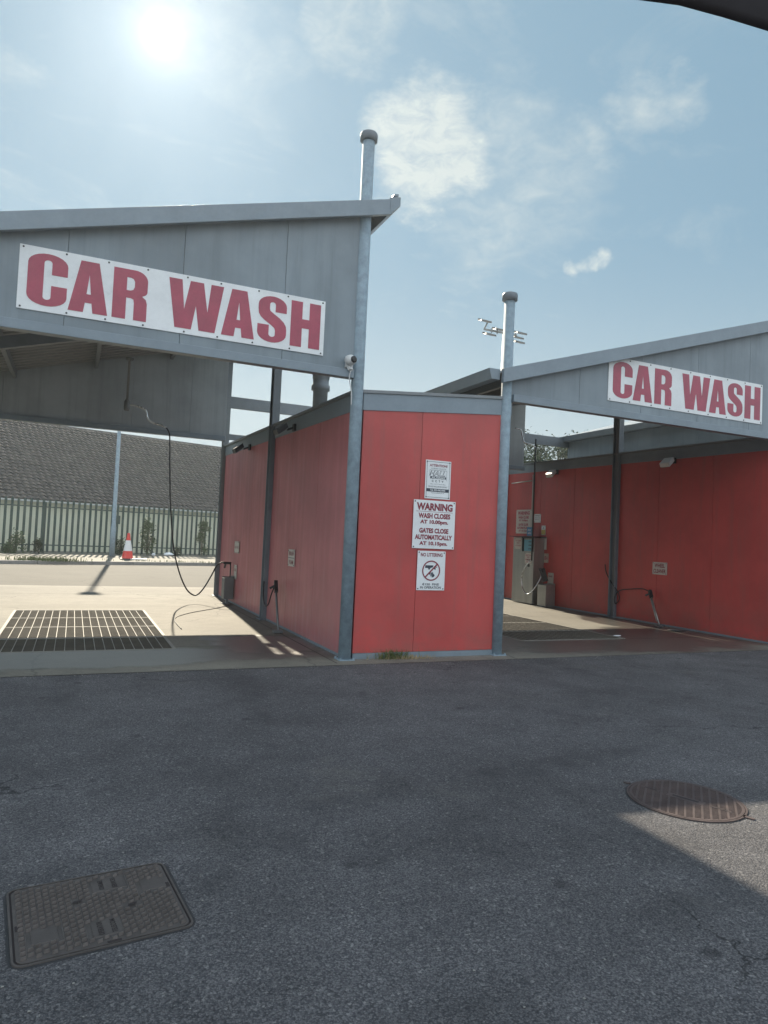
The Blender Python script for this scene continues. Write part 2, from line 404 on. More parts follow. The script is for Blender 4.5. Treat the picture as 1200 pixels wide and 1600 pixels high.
# ------------------------------------------------------------------ ground
GANG = math.radians(17.5); GC, GS = math.cos(GANG), math.sin(GANG)
def F(t, n=0.0, z=0.0): return Vector((-2.5 + t*GC - n*GS, 30.9 + t*GS + n*GC, z))    # along the palisade fence, n = behind it
KY = lambda x: 24.75 + (x+2.0)*0.300
SLAB_Y0, SLAB_Y1 = 6.82, 16.6
PITS = [(-0.75, 1.13, 8.05, 11.9), (5.80, 7.68, 8.05, 11.85)]
def holed(name, mat, x0, x1, y0, y1, z, holes, skirt=0.0):
    xs = sorted({x0, x1, *[h[0] for h in holes], *[h[1] for h in holes]}); ys = sorted({y0, y1, *[h[2] for h in holes], *[h[3] for h in holes]})
    m = MB()
    for i in range(len(xs)-1):
        for j in range(len(ys)-1):
            cx, cy = (xs[i]+xs[i+1])/2, (ys[j]+ys[j+1])/2
            if any(h[0] < cx < h[1] and h[2] < cy < h[3] for h in holes): continue
            m.quad((xs[i], ys[j], z), (xs[i+1], ys[j], z), (xs[i+1], ys[j+1], z), (xs[i], ys[j+1], z))
    if skirt:
        for h in holes:
            a = [(h[0], h[2]), (h[1], h[2]), (h[1], h[3]), (h[0], h[3])]
            for q in range(4):
                p0, p1 = a[q], a[(q+1) % 4]
                m.quad((*p0, z), (*p1, z), (*p1, z-skirt), (*p0, z-skirt))
    return struct(m.build(name, mat))
holed('ground', 'earth', -900, 900, -900, 1400, -0.03, [(-1.2, 8.2, 7.6, 12.4)])
holed('asphalt_forecourt', 'asphalt', -40, 60, -30, SLAB_Y0, 0.0, [])
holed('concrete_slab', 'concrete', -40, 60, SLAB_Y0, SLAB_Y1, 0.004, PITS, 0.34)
m = MB()
for i in range(50):
    x0 = -40 + i*2; x1 = x0+2
    m.quad((x0, SLAB_Y1, 0.0), (x1, SLAB_Y1, 0.0), (x1, KY(x1), 0.0), (x0, KY(x0), 0.0))
struct(m.build('road', 'road_surface'))
m = MB()
for i in range(34):
    x0 = -40 + i*3; x1 = x0+2.985
    for (a, b, h, mi) in ((0, 0.14, 0.115, 0),):
        m.hexa([(x0, KY(x0)+a, -.02), (x1, KY(x1)+a, -.02), (x1, KY(x1)+b, -.02), (x0, KY(x0)+b, -.02),
                (x0, KY(x0)+a+.01, h), (x1, KY(x1)+a+.01, h), (x1, KY(x1)+b, h), (x0, KY(x0)+b, h)])
struct(m.build('kerb', 'kerb_stone', bevel=0.012))
m = MB()
for i in range(50):
    x0 = -40 + i*2; x1 = x0+2
    m.quad((x0, KY(x0)+.13, 0.108), (x1, KY(x1)+.13, 0.108), (x1, KY(x1)+16, 0.108), (x0, KY(x0)+16, 0.108))
struct(m.build('pavement', 'paving'))
# expansion joints in the slab
m = MB()
for (x0, x1, y0, y1) in ((-40, 60, 14.68, 14.695), (2.62, 2.632, 6.9, 14.66), (1.18, 2.6, 12.38, 12.39), (5.0, 9.7, 13.05, 13.06), (7.72, 9.7, 8.02, 8.03)):
    m.quad((x0, y0, .0062), (x1, y0, .0062), (x1, y1, .0062), (x0, y1, .0062))
struct(m.build('slab_joint', 'joint_dark'))

# ------------------------------------------------------------------ floor grates
def grate(h, label):
    x0, x1, y0, y1 = h
    r = root('floor_grate', label, 'drain grate', (x0, y0, 0), 'steel floor grates in the wash bays')
    zt = 0.004
    m = MB(); e = 0.035
    m.box(x0, x1, y0, y0+e, -.05, zt+.004); m.box(x0, x1, y1-e, y1, -.05, zt+.004)
    m.box(x0, x0+e, y0+e, y1-e, -.05, zt+.004); m.box(x1-e, x1, y0+e, y1-e, -.05, zt+.004)
    n = 4
    for i in range(1, n):
        yy = y0 + (y1-y0)*i/n; m.box(x0+e, x1-e, yy-.015, yy+.015, -.05, zt+.002)
    m.build('frame', 'grate_steel', r)
    m = MB()
    nb = 18
    for i in range(1, nb):
        xx = x0+e + (x1-x0-2*e)*i/nb; m.box(xx-.004, xx+.004, y0+e, y1-e, -.035, zt)
    m.build('bars', 'grate_steel', r); m = MB()
    ny = 90
    for i in range(1, ny):
        yy = y0+e + (y1-y0-2*e)*i/ny; m.box(x0+e, x1-e, yy-.004, yy+.004, -.035, zt-.002)
    m.build('cross_rods', 'rod_dark', r)
    m = MB(); m.box(x0-.02, x1+.02, y0-.02, y1+.02, -.37, -.30)
    rnd = random.Random(int(x0*7)+5)
    for i in range(60):
        a, b = rnd.uniform(x0+.1, x1-.1), rnd.uniform(y0+.1, y1-.1); s_ = rnd.uniform(.01, .05)
        m.hexa([(a-s_, b-s_, -.3), (a+s_, b-s_*.6, -.3), (a+s_*.8, b+s_, -.3), (a-s_*.7, b+s_, -.3), (a-s_*.5, b-s_*.5, -.3+s_*.5), (a+s_*.4, b-s_*.4, -.3+s_*.6), (a+s_*.4, b+s_*.5, -.3+s_*.4), (a-s_*.4, b+s_*.4, -.3+s_*.5)])
    m.build('pit_base', 'pit_bottom', r)
grate(PITS[0], 'square steel floor grate with sunlit bars in front of the left red wall')
grate(PITS[1], 'dark steel floor grate in the right-hand bay beside the square grey post')

# ------------------------------------------------------------------ canopies
def roofz(x, xa, za, sl): return za + (x-xa)*sl
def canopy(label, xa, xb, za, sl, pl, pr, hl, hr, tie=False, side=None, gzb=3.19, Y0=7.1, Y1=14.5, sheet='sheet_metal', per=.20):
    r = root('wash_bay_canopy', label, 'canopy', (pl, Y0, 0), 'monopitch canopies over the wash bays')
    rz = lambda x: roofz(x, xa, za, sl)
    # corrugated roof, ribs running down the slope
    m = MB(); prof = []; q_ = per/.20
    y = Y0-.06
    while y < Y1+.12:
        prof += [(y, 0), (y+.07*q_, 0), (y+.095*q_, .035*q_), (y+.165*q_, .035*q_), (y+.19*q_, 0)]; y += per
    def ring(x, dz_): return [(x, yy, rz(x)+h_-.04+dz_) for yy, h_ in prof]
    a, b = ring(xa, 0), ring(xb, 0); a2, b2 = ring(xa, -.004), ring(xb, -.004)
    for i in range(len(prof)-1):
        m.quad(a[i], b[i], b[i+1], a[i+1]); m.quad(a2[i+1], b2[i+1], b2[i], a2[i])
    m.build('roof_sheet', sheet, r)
    # verge trims front and back, and eaves trims
    m = MB()
    for yy0, yy1 in ((Y0-.125, Y0-.075), (Y1+.13, Y1+.16)):
        m.hexa([(xa, yy0, rz(xa)-.17), (xb, yy0, rz(xb)-.17), (xb, yy1, rz(xb)-.17), (xa, yy1, rz(xa)-.17),
                (xa, yy0, rz(xa)+.005), (xb, yy0, rz(xb)+.005), (xb, yy1, rz(xb)+.005), (xa, yy1, rz(xa)+.005)])
    build_each(m, 'verge_trim', 'flashing', r, bevel=.004)
    m = MB()
    # high edge gutter / soffit box
    zz = rz(xb)
    m.hexa([(xb-.02, Y0-.13, zz-.16), (xb+.10, Y0-.13, zz-.06), (xb+.10, Y1+.16, zz-.06), (xb-.02, Y1+.16, zz-.16),
            (xb-.02, Y0-.13, zz+.02), (xb+.10, Y0-.13, zz+.045), (xb+.10, Y1+.16, zz+.045), (xb-.02, Y1+.16, zz+.02)])
    m.hexa([(xb+.0, Y0-.135, zz+.03), (xb+.07, Y0-.135, zz+.045), (xb+.07, Y1, zz+.045), (xb+.0, Y1, zz+.03),
            (xb+.015, Y0-.135, zz+.06), (xb+.07, Y0-.135, zz+.07), (xb+.07, Y1, zz+.07), (xb+.015, Y1, zz+.06)])
    m.build('ridge_flashing', 'flashing', r)
    m = MB(); zz = rz(xa)
    # low edge gutter: U channel with end stop
    m.hexa([(xa-.13, Y0-.06, zz-.13), (xa-.01, Y0-.06, zz-.13), (xa-.01, Y1+.1, zz-.13), (xa-.13, Y1+.1, zz-.13),
            (xa-.17, Y0-.06, zz+.0), (xa-.01, Y0-.06, zz+.0), (xa-.01, Y1+.1, zz+.0), (xa-.17, Y1+.1, zz+.0)])
    m.build('gutter', 'flashing', r, bevel=.004)
    # gable panels
    for nm, gy in (('front_gable', Y0), ('rear_gable', Y1-1.0)):
        m = MB(); x = pl+.06; x_end = pr-(.05 if nm == 'front_gable' else .20)
        while x < x_end-.01:
            x2 = min(x+1.05, x_end)
            m.hexa([(x, gy, gzb), (x2-.004, gy, gzb), (x2-.004, gy+.05, gzb), (x, gy+.05, gzb),
                    (x, gy, rz(x)-.045), (x2-.004, gy, rz(x2)-.045), (x2-.004, gy+.05, rz(x2)-.045), (x, gy+.05, rz(x)-.045)])
            x = x2
        xa_, xb_ = pl+.06, x_end-.006
        m.hexa([(xa_, gy+.053, gzb), (xb_, gy+.053, gzb), (xb_, gy+.060, gzb), (xa_, gy+.060, gzb), (xa_, gy+.053, rz(xa_)-.047), (xb_, gy+.053, rz(xb_)-.047), (xb_, gy+.060, rz(xb_)-.047), (xa_, gy+.060, rz(xa_)-.047)])
        m.build(nm, 'grey_panel' if nm == 'front_gable' else 'rear_panel_lifted', r, bevel=.002)
        m = MB(); m.box(pl+.07, pr-(.07 if nm == 'front_gable' else .20), gy-.05, gy+.055, gzb-.095, gzb-.003)
        m.build('bottom_beam', 'flashing', r, bevel=.005)
    # purlins along Y and rafters
    m = MB(); nP = 5
    for i in range(nP):
        x = xa+.35+(xb-xa-.6)*i/(nP-1)
        m.beam((x, Y0+.06, rz(x)-.115), (x, Y1-.12, rz(x)-.115), .06, .14)
    for yy in (Y0+.09, 10.6, Y1-.17):
        if yy == 10.6:
            m.beam((pl+.05, yy, rz(pl)-.27), (pr-.02, yy, rz(pr)-.27), .10, .16)
    build_each(m, 'purlin', 'steel_grey', r)
    # round front posts with caps
    for px, ht, rad in ((pl, hl, .066), (pr, hr, .070)):
        m = MB(); m.lathe(px, Y0+.02, [(rad, .012), (rad, ht-.10)], 32)
        p = m.build('post', 'galvanised', r, smooth=True)
        m = MB(); m.lathe(px, Y0+.02, [(rad+.004, ht-.115), (rad+.028, ht-.105), (rad+.03, ht-.04), (rad+.022, ht-.02), (rad*.6, ht), (0.01, ht+.004)], 32)
        m.build('post_cap', 'steel_grey', p, smooth=True)
        m = MB(); m.box(px-.09, px+.09, Y0-.07, Y0+.11, .0045, .012)
        for sx in (-.075, .075):
            for sy in (-.055, .095): m.lathe(px+sx, Y0+sy, [(.012, .013), (.012, .03)], 6)
        m.build('base_plate', 'galvanised', p)
    for px, wd in ((pl, .12), (pr, .12)):
        for yy, dp in ((10.62, .17), (Y1, .16)):
            m = MB(); x0 = px-wd/2+ (0.0)
            # H-section column
            ztop = rz(px)-.05
            m.box(px-wd/2, px+wd/2, yy-dp/2, yy-dp/2+.02, .01, ztop); m.box(px-wd/2, px+wd/2, yy+dp/2-.02, yy+dp/2, .01, ztop)
            m.box(px-.012, px+.012, yy-dp/2+.02, yy+dp/2-.02, .01, ztop); m.box(px-wd/2-.04, px+wd/2+.04, yy-dp/2-.04, yy+dp/2+.04, .0045, .016)
            m.build('column', 'steel_grey', r, bevel=.003)
    if tie:
        m = MB(); xe = pr+2.42
        m.hexa([(pr+.06, Y1-.04, 3.93), (xe+.12, Y1-.04, 3.93), (xe+.12, Y1+.04, 3.93), (pr+.06, Y1+.04, 3.93),
                (pr+.06, Y1-.04, 4.17), (xe-.12, Y1-.04, 4.17), (xe-.12, Y1+.04, 4.17), (pr+.06, Y1+.04, 4.17)])
        m.box(pr+.06, pr+2.0, Y1-.03, Y1+.03, 3.26, 3.38)
        build_each(m, 'tie_beam', 'steel_grey', r, bevel=.004)
    if side:
        m = MB(); y = Y0+.1
        while y < Y1-.02:
            y2 = min(y+1.05, Y1); m.box(xa+.05, xa+.10, y, y2-.004, side, rz(xa)-.13); y = y2
        m.build('side_panel', 'grey_panel', r)
    return r
canopy('left grey canopy with the tallest round post at its right front corner', -2.72, 3.05, 3.56, .2755, -2.35, 2.79, 4.2, 5.92, tie=True)
canopy('right-hand grey canopy whose low corner meets the shorter capped round post', 4.62, 10.15, 3.46, .2985, 4.76, 9.79, 4.46, 5.92, tie=True)
canopy('far grey canopy whose corrugated roof shows in the gap above the right red wall', 11.62, 17.3, 4.20, .2985, 11.85, 17.0, 4.9, 6.9, side=3.02, gzb=3.4, sheet='sheet_glint', per=.36)

# ------------------------------------------------------------------ plant rooms (red panel blocks)
def plant_room(label, x0, x1, zb, sx, sy, mat_side, Y0=7.12, Y1=14.42, front=True):
    r = root('plant_room', label, 'building', (x0, Y0, 0), 'red panelled blocks between the wash bays')
    zr = lambda x, y: zb + (x-x0)*sx + (y-Y0)*sy
    th = .05
    def run(ax, c0, c1, fixed, outward, w_, z0, w0=None):
        m = MB(); c = c0
        while c < c1-.01:
            c2 = min(c+(w0 if (w0 and c == c0) else w_), c1)
            if c1-c2 < .25: c2 = c1
            g_ = .002 if ax == 'x' else .004; a, b = c+g_, c2-g_
            if ax == 'x':
                f0, f1 = (fixed, fixed+th) if outward < 0 else (fixed-th, fixed)
                m.hexa([(a, f0, z0), (b, f0, z0), (b, f1, z0), (a, f1, z0), (a, f0, zr(a, fixed)), (b, f0, zr(b, fixed)), (b, f1, zr(b, fixed)), (a, f1, zr(a, fixed))])
            else:
                f0, f1 = (fixed, fixed+th) if outward < 0 else (fixed-th, fixed)
                m.hexa([(f0, a, z0), (f1, a, z0), (f1, b, z0), (f0, b, z0), (f0, a, zr(fixed, a)), (f1, a, zr(fixed, a)), (f1, b, zr(fixed, b)), (f0, b, zr(fixed, b))])
            c = c2
        return m
    run('x', x0+.08, x1-.06, Y0, -1, 1.3, .068, .745).build('front_wall', 'red_panel', r, bevel=.002)
    run('x', x0+.08, x1-.06, Y1, 1, .95, .05).build('rear_wall', 'red_panel', r, bevel=.002)
    run('y', Y0+.06, Y1-.0, x0, -1, 1.18, .03).build('side_wall', mat_side, r, bevel=.002)
    run('y', Y0+.06, Y1-.0, x1, 1, 1.18, .03).build('side_wall', 'red_panel_veiled', r, bevel=.002)
    m = MB(); e = .055
    P = [(x0+e, Y0+e), (x1-e, Y0+e), (x1-e, Y1-e), (x0+e, Y1-e)]
    m.hexa([(*p, 0.01) for p in P] + [(*p, zr(*p)) for p in P]); m.build('core', 'joint_dark', r)
    # grey top trim + flat roof
    m = MB(); o = .012
    def trim(p, q, h0, h1, t):
        p = Vector((*p, 0)); q = Vector((*q, 0)); n = Vector(((q-p).y, -(q-p).x, 0)).normalized()*t
        L = []
        for z_ in (h0, h1):
            for s_, off in ((p, n), (q, n), (q, n*0), (p, n*0)): L.append((s_.x+off.x, s_.y+off.y, zr(s_.x, s_.y)+z_))
        m.hexa(L)
    trim((x0+.07, Y0), (x1-.0, Y0), -.012, .178, o); trim((x1, Y0), (x1, Y1), -.012, .178, o); trim((x1, Y1), (x0, Y1), -.012, .178, o); trim((x0, Y1), (x0, Y0+.08), -.012, .178, o)
    m.build('top_trim', 'flashing', r)
    m = MB(); P = [(x0-.05, Y0-.03), (x1+.05, Y0-.03), (x1+.05, Y1+.03), (x0-.05, Y1+.03)]
    m.hexa([(*p, zr(*p)+.18) for p in P] + [(*p, zr(*p)+.215) for p in P]); m.build('roof', 'sheet_metal', r)
    m = MB(); m.box(x0+.08, x1-.02, Y0-.012, Y0+.03, .004, .066)
    m.box(x0-.010, x0+.03, Y0+.1, Y1, .004, .032)
    build_each(m, 'base_strip', 'flashing', r)
    return r
plant_room('free-standing red panelled block between the two bays with three notices on its narrow front', 2.80, 4.84, 2.775, .085, .020, 'red_panel_veiled')
plant_room('long red panelled wall block closing the right side of the right-hand bay', 9.80, 11.80, 3.0, .02, .012, 'red_panel')

# flue on the plant room roof
m = MB(); fx, fy = 3.42, 10.3
m.lathe(fx, fy, [(.115, 3.0), (.115, 3.62), (.145, 3.625), (.145, 3.70), (.125, 3.71), (.125, 3.80), (.135, 3.81), (.135, 4.7), (.11, 4.71)], 24)
tag(m.build('flue_pipe', 'steel_grey', smooth=True), 'round grey flue pipe with a collar rising from the roof of the red block', 'flue')

# ------------------------------------------------------------------ lettering
_tc = {}
def text_mesh(s_, bold=0.0):
    key = (s_, bold)
    if key in _tc: return _tc[key]
    cu = bpy.data.curves.new('txt', 'FONT'); cu.body = s_; cu.offset = bold; cu.resolution_u = 3; cu.fill_mode = 'FRONT'
    ob = bpy.data.objects.new('txt', cu); COL.objects.link(ob)
    bpy.context.view_layer.update()
    me = bpy.data.meshes.new_from_object(ob.evaluated_get(bpy.context.evaluated_depsgraph_get()))
    vs = [v.co.copy() for v in me.vertices]; fs = [tuple(p.vertices) for p in me.polygons]
    bpy.data.objects.remove(ob); bpy.data.curves.remove(cu); bpy.data.meshes.remove(me)
    x0 = min(v.x for v in vs); x1 = max(v.x for v in vs); y0 = min(v.y for v in vs); y1 = max(v.y for v in vs)
    out = ([((v.x-x0)/(x1-x0)-.5, (v.y-y0)/(y1-y0)-.5) for v in vs], fs)
    _tc[key] = out; return out
def add_text(m, s_, cx, cy, w_, h, P, bold=0.02, slant=0.0):
    vs, fs = text_mesh(s_, bold); i0 = len(m.v)
    for x, y in vs: m.v.append(tuple(P(cx + x*w_ + y*h*slant, cy + y*h, .0)))
    for f in fs: m.f.append(tuple(i0+j for j in f)); m.m.append(m.mi)
def arcpts(cx, cy, rx, ry, a0, a1, n=8):
    return [(cx+rx*math.cos(math.radians(a0+(a1-a0)*i/n)), cy+ry*math.sin(math.radians(a0+(a1-a0)*i/n))) for i in range(n+1)]
def fill2d(loops):
    """triangulate loops (first outer, rest holes) through a 2D curve"""
    cu = bpy.data.curves.new('g', 'CURVE'); cu.dimensions = '2D'; cu.fill_mode = 'BOTH'
    for L in loops:
        sp = cu.splines.new('POLY'); sp.points.add(len(L)-1)
        for i, (x, y) in enumerate(L): sp.points[i].co = (x, y, 0, 1)
        sp.use_cyclic_u = True
    cu.extrude = 0.0015
    ob = bpy.data.objects.new('g', cu); COL.objects.link(ob); bpy.context.view_layer.update()
    me = bpy.data.meshes.new_from_object(ob.evaluated_get(bpy.context.evaluated_depsgraph_get()))
    vs = [v.co.copy() for v in me.vertices]; fs = [tuple(p.vertices) for p in me.polygons]
    bpy.data.objects.remove(ob); bpy.data.curves.remove(cu); bpy.data.meshes.remove(me)
    return vs, fs
# heavy condensed capitals in a unit box (x scaled by letter width)
GL = {}
GL['C'] = [arcpts(.5, .80, .5, .20, 0, 180, 12) + arcpts(.5, .20, .5, .20, 180, 360, 12) + [(1, .40), (.60, .40)] +
           [(.60, .20)] + arcpts(.5, .175, .10, .055, 0, -180, 8) + arcpts(.5, .825, .10, .055, 180, 0, 8) + [(.60, .61), (1, .61)]]
GL['A'] = [[(0, 0), (.27, 1), (.73, 1), (1, 0), (.62, 0), (.585, .19), (.415, .19), (.38, 0)], [(.445, .36), (.555, .36), (.50, .74)]]
GL['R'] = [[(0, 0), (0, 1), (.52, 1)] + arcpts(.62, .80, .38, .20, 90, 0, 8) + [(1, .66)] + arcpts(.80, .60, .20, .10, 0, -70, 5) +
           [(.86, .49)] + [(.96, .44), (1, .36), (1, 0), (.62, 0), (.62, .34), (.60, .41), (.52, .43), (.39, .43), (.39, 0)],
           [(.39, .58), (.39, .84), (.50, .84), (.58, .82), (.62, .77), (.62, .66), (.58, .60), (.50, .58)]]
GL['W'] = [[(0, 1), (.135, 0), (.43, 0), (.50, .50), (.57, 0), (.865, 0), (1, 1), (.765, 1), (.715, .40), (.625, 1), (.385, 1), (.29, .40), (.235, 1)]]
GL['H'] = [[(0, 0), (0, 1), (.38, 1), (.38, .62), (.62, .62), (.62, 1), (1, 1), (1, 0), (.62, 0), (.62, .42), (.38, .42), (.38, 0)]]
GL['S'] = [arcpts(.5, .80, .49, .20, 0, 180, 12) + [(.01, .70), (.03, .60), (.10, .53), (.24, .46), (.45, .38), (.58, .32), (.61, .27)] +
           [(.61, .19)] + arcpts(.5, .175, .11, .055, 0, -180, 8) + [(.39, .37), (0, .37)] + arcpts(.5, .20, .5, .20, 180, 360, 12) +
           [(1, .31), (.98, .39), (.90, .47), (.76, .545), (.55, .625), (.42, .68), (.40, .73), (.40, .80)] + arcpts(.5, .82, .10, .055, 180, 0, 8) + [(.60, .67), (.99, .67)]]
GM = {k_: fill2d(v_) for k_, v_ in GL.items()}
LAY = [('C', .075, .41), ('A', .425, .77), ('R', .808, 1.122), ('W', 1.318, 1.858), ('A', 1.850, 2.190), ('S', 2.220, 2.530), ('H', 2.575, 2.905)]
def car_wash_sign(x, z, label, tilt=0.0):
    r = root('car_wash_sign', label, 'sign', (x, 7.07, z), 'CAR WASH boards on the canopy fronts')
    wd, ht = 2.955, .595; Z = lambda X, zz: z + zz + (X-x)*tilt
    m = MB(); y0, y1 = 7.088, 7.0995
    m.hexa([(x, y0, z), (x+wd, y0, z), (x+wd, y1, z), (x, y1, z), (x, y0, z+ht), (x+wd, y0, z+ht), (x+wd, y1, z+ht), (x, y1, z+ht)])
    m.build('board', 'sign_white', r, bevel=.002)
    m = MB()
    for ch, a, b in LAY:
        vs, fs = GM[ch]; i0 = len(m.v)
        for v_ in vs: m.v.append((x+a+(b-a)*v_.x, 7.0865+v_.z, z+.055+.488*v_.y))
        for f in fs: m.f.append(tuple(i0+j for j in f)); m.m.append(0)
    m.build('lettering', 'letter_red', r)
    m = MB()
    for i in range(9):
        for zz in (.022, ht-.022):
            xx = x+.03+(wd-.06)*i/8 + random.uniform(-.03, .03)*(0 < i < 8)
            m.lathe(0, 0, [(.009, 0), (.009, .004), (.004, .007)], 8, axis=(0, -1, 0), org=(xx, 7.088, z+zz))
    build_each(m, 'screw', 'dark_metal', r)
car_wash_sign(-.592, 3.298, 'bigger red and white CAR WASH board, on the left canopy front')
car_wash_sign(6.332, 3.305, 'smaller red and white CAR WASH board, on the right-hand canopy front')

def notice(name, label, origin, face, w_, h, rows, plate='sign_white', border=None, extra=None, tilt=0.0, screws=True, group=None, cat='sign', bands=()):
    """flat plate; face 'f' looks to -Y, 'w' looks to -X"""
    O = Vector(origin); U = Vector((1, 0, 0)) if face == 'f' else Vector((0, -1, 0)); N = Vector((0, -1, 0)) if face == 'f' else Vector((-1, 0, 0))
    ct, st = math.cos(tilt), math.sin(tilt); Zv = Vector((0, 0, 1))
    U2 = U*ct + Zv*st; V2 = Zv*ct - U*st
    r = root(name, label, cat, O, group)
    lift = [0.0]
    def P(a, b, n): return O + U2*a + V2*b + N*(n+lift[0])
    def slab(m, a0, a1, b0, b1, n0, n1):
        q = [P(a0, b0, n1), P(a1, b0, n1), P(a1, b0, n0), P(a0, b0, n0), P(a0, b1, n1), P(a1, b1, n1), P(a1, b1, n0), P(a0, b1, n0)]
        m.hexa(q)
    m = MB(); slab(m, -w_/2, w_/2, -h/2, h/2, 0.0, .005); m.build('plate', plate, r)
    lift[0] = .0065
    mats = []
    parts = {}
    def mb(mt):
        if mt not in parts: parts[mt] = MB()
        return parts[mt]
    if border:
        mt, inset, t_ = border
        a, b = w_/2-inset, h/2-inset; q = mb(mt)
        for (a0, a1, b0, b1) in ((-a, a, b-t_, b), (-a, a, -b, -b+t_), (-a, -a+t_, -b+t_, b-t_), (a-t_, a, -b+t_, b-t_)):
            q.quad(P(a0, b0, 0), P(a1, b0, 0), P(a1, b1, 0), P(a0, b1, 0))
    for (mt, a0, a1, b0, b1) in bands: mb(mt).quad(P(a0, b0, 0), P(a1, b0, 0), P(a1, b1, 0), P(a0, b1, 0))
    for row in rows:
        s_, cx, cy, tw, thh, mt = row[:6]; bold = row[6] if len(row) > 6 else .02; sl = row[7] if len(row) > 7 else 0
        up = row[8] if len(row) > 8 else 0
        add_text(mb(mt), s_, cx, cy, tw, thh, lambda a, b, n: P(a, b, n+up), bold, sl)
    if extra: extra(mb, P)
    for mt, q in parts.items(): q.build('lettering', mt, r)
    if screws:
        m = MB(); lift[0] = .005
        for sa in (-1, 1):
            for sb in (-1, 1): m.lathe(0, 0, [(.008, 0), (.008, .003), (.004, .006)], 8, axis=N, org=P(sa*(w_/2-.018), sb*(h/2-.018), 0))
        build_each(m, 'screw', 'dark_metal', r)
    return r
FY = 7.116
D, C_, R_ = 'letter_dark', 'letter_crimson', 'letter_red'
notice('security_notice', 'pale notice with boxed dark writing, topmost of three notices on the narrow red front', (3.855, FY, 2.062), 'f', .335, .45,
       [('ATTENTION!', 0, .165, .235, .030, C_, .03), ('THIS PROPERTY IS PROTECTED', 0, .128, .20, .012, D, .0),
        ('HALL', -.002, .073, .205, .060, D, .03, .35), ('HALL', -.002, .073, .188, .047, 'sign_white', -.012, .35, .0012), ('ALARMS', 0, .022, .18, .020, 'sign_white', .03, 0, .0015), ('C  C  T  V', -.005, -.018, .155, .024, D, .03),
        ('24hr CCTV Recording', 0, -.054, .20, .014, D, .0), ('IMAGES WILL BE RECORDED', 0, -.082, .25, .016, D, .0),
        ('Tel. 053-9421944', 0, -.124, .20, .022, 'sign_white', .02, 0, .0015), ('www.hallalarms.ie', 0, -.155, .17, .012, D, .0)],
       border=(D, .016, .004), bands=[(D, -.105, .105, .0095, .036), (D, -.148, .148, -.143, -.106), (D, -.115, .115, .108, .111), (D, -.115, -.112, .04, .108), (D, .112, .115, -.01, .108)])
WARN = lambda red: [('WARNING', 0, .205, .475, .088, red, .05), ('WASH CLOSES', 0, .100, .42, .062, red, .05), ('AT 10.00pm.', 0, .024, .37, .058, red, .05),
        ('GATES CLOSE', 0, -.072, .385, .058, red, .05), ('AUTOMATICALLY', 0, -.148, .49, .058, red, .05), ('AT 10.15pm.', 0, -.225, .37, .056, red, .05)]
notice('opening_hours_notice', 'white WARNING notice with red closing times, middle of three notices on the narrow red front', (3.825, FY-.007, 1.535), 'f', .55, .56, WARN(C_), bands=[(C_, -.24, .24, .146, .150)])
def litter_icon(mb, P):
    q = mb(C_); n = 36; cx, cy, rx, ry = 0.0, .0, .118, .118
    for i in range(n):
        a, b = 2*PI*i/n, 2*PI*(i+1)/n; ri = .875
        q.quad(P(cx+rx*ri*math.cos(a), cy+ry*ri*math.sin(a), .001), P(cx+rx*math.cos(a), cy+ry*math.sin(a), .001), P(cx+rx*math.cos(b), cy+ry*math.sin(b), .001), P(cx+rx*ri*math.cos(b), cy+ry*ri*math.sin(b), .001))
    q.quad(P(-.086, -.074, .0016), P(-.074, -.086, .0016), P(.086, .074, .0016), P(.074, .086, .0016))
    k_ = mb(D)
    for pts in ([(-.078, .062), (.028, .062), (.02, .04), (-.01, .03), (-.03, .005), (-.042, .03), (-.082, .032)], [(.034, .05), (.078, .046), (.066, .036), (.04, .036)],
                [(.03, .034), (.06, .030), (.056, .012), (.034, .018)], [(.0, -.02), (.014, -.02), (.006, -.07), (-.008, -.062)], [(.016, -.014), (.024, -.02), (.04, -.07), (.012, -.08)],
                [(-.03, -.035), (-.004, -.018), (-.012, -.052)], [(.03, -.034), (.048, -.052), (.04, -.07)]):
        k_.poly([P(a, b, .0004) for a, b in pts])
notice('littering_notice', 'white NO LITTERING notice with a crossed-out round symbol, lowest on the narrow red front', (3.815, FY, 1.000), 'f', .365, .455,
       [('NO LITTERING', 0, .183, .285, .042, C_, .03), ('€150  FINE', 0, -.158, .22, .028, D, .02), ('IN OPERATION', 0, -.195, .27, .028, D, .02)], extra=litter_icon)

# notices on the right red wall (face X = 9.8)
WX = 9.793
notice('opening_hours_notice', 'cream WARNING notice with faded red closing times above the grey pay machine', (WX, 13.70, 1.90), 'w', .60, .57, WARN(R_), plate='sign_cream', bands=[(R_, -.24, .24, .146, .150)])
notice('wheel_cleaner_sign', 'pale sign reading WHEEL CLEANER on the right red wall above the leaning lance', (WX, 9.46, 1.03), 'w', .34, .225,
       [('WHEEL', 0, .052, .24, .072, C_, .03), ('CLEANER', 0, -.048, .29, .072, C_, .03)], plate='sign_cream')
notice('foam_brush_sign', 'small cream sign reading BRUSH beside the pay machine, lowest of its column', (WX, 12.86, 1.07), 'w', .31, .21, [('BRUSH', 0, .0, .26, .085, R_, .03)], plate='sign_cream')
notice('wall_notice', 'small plain white notice nearest the hanging pipe, highest right of the pay machine', (WX, 13.16, 1.975), 'w', .25, .20, [('NOTICE', 0, .06, .15, .022, D, .02), ('PLEASE PAY HERE', 0, .01, .19, .018, D, .0), ('BEFORE WASH', 0, -.03, .16, .016, D, .0)])
notice('hazard_notice', 'narrow yellow and white hazard notice on the wall right of the pay machine', (WX, 12.92, 1.70), 'w', .15, .215, [('!', 0, .06, .016, .05, D, .02)], bands=[('sign_yellow', -.07, .07, -.10, .01), (D, -.03, .03, .028, .034)])
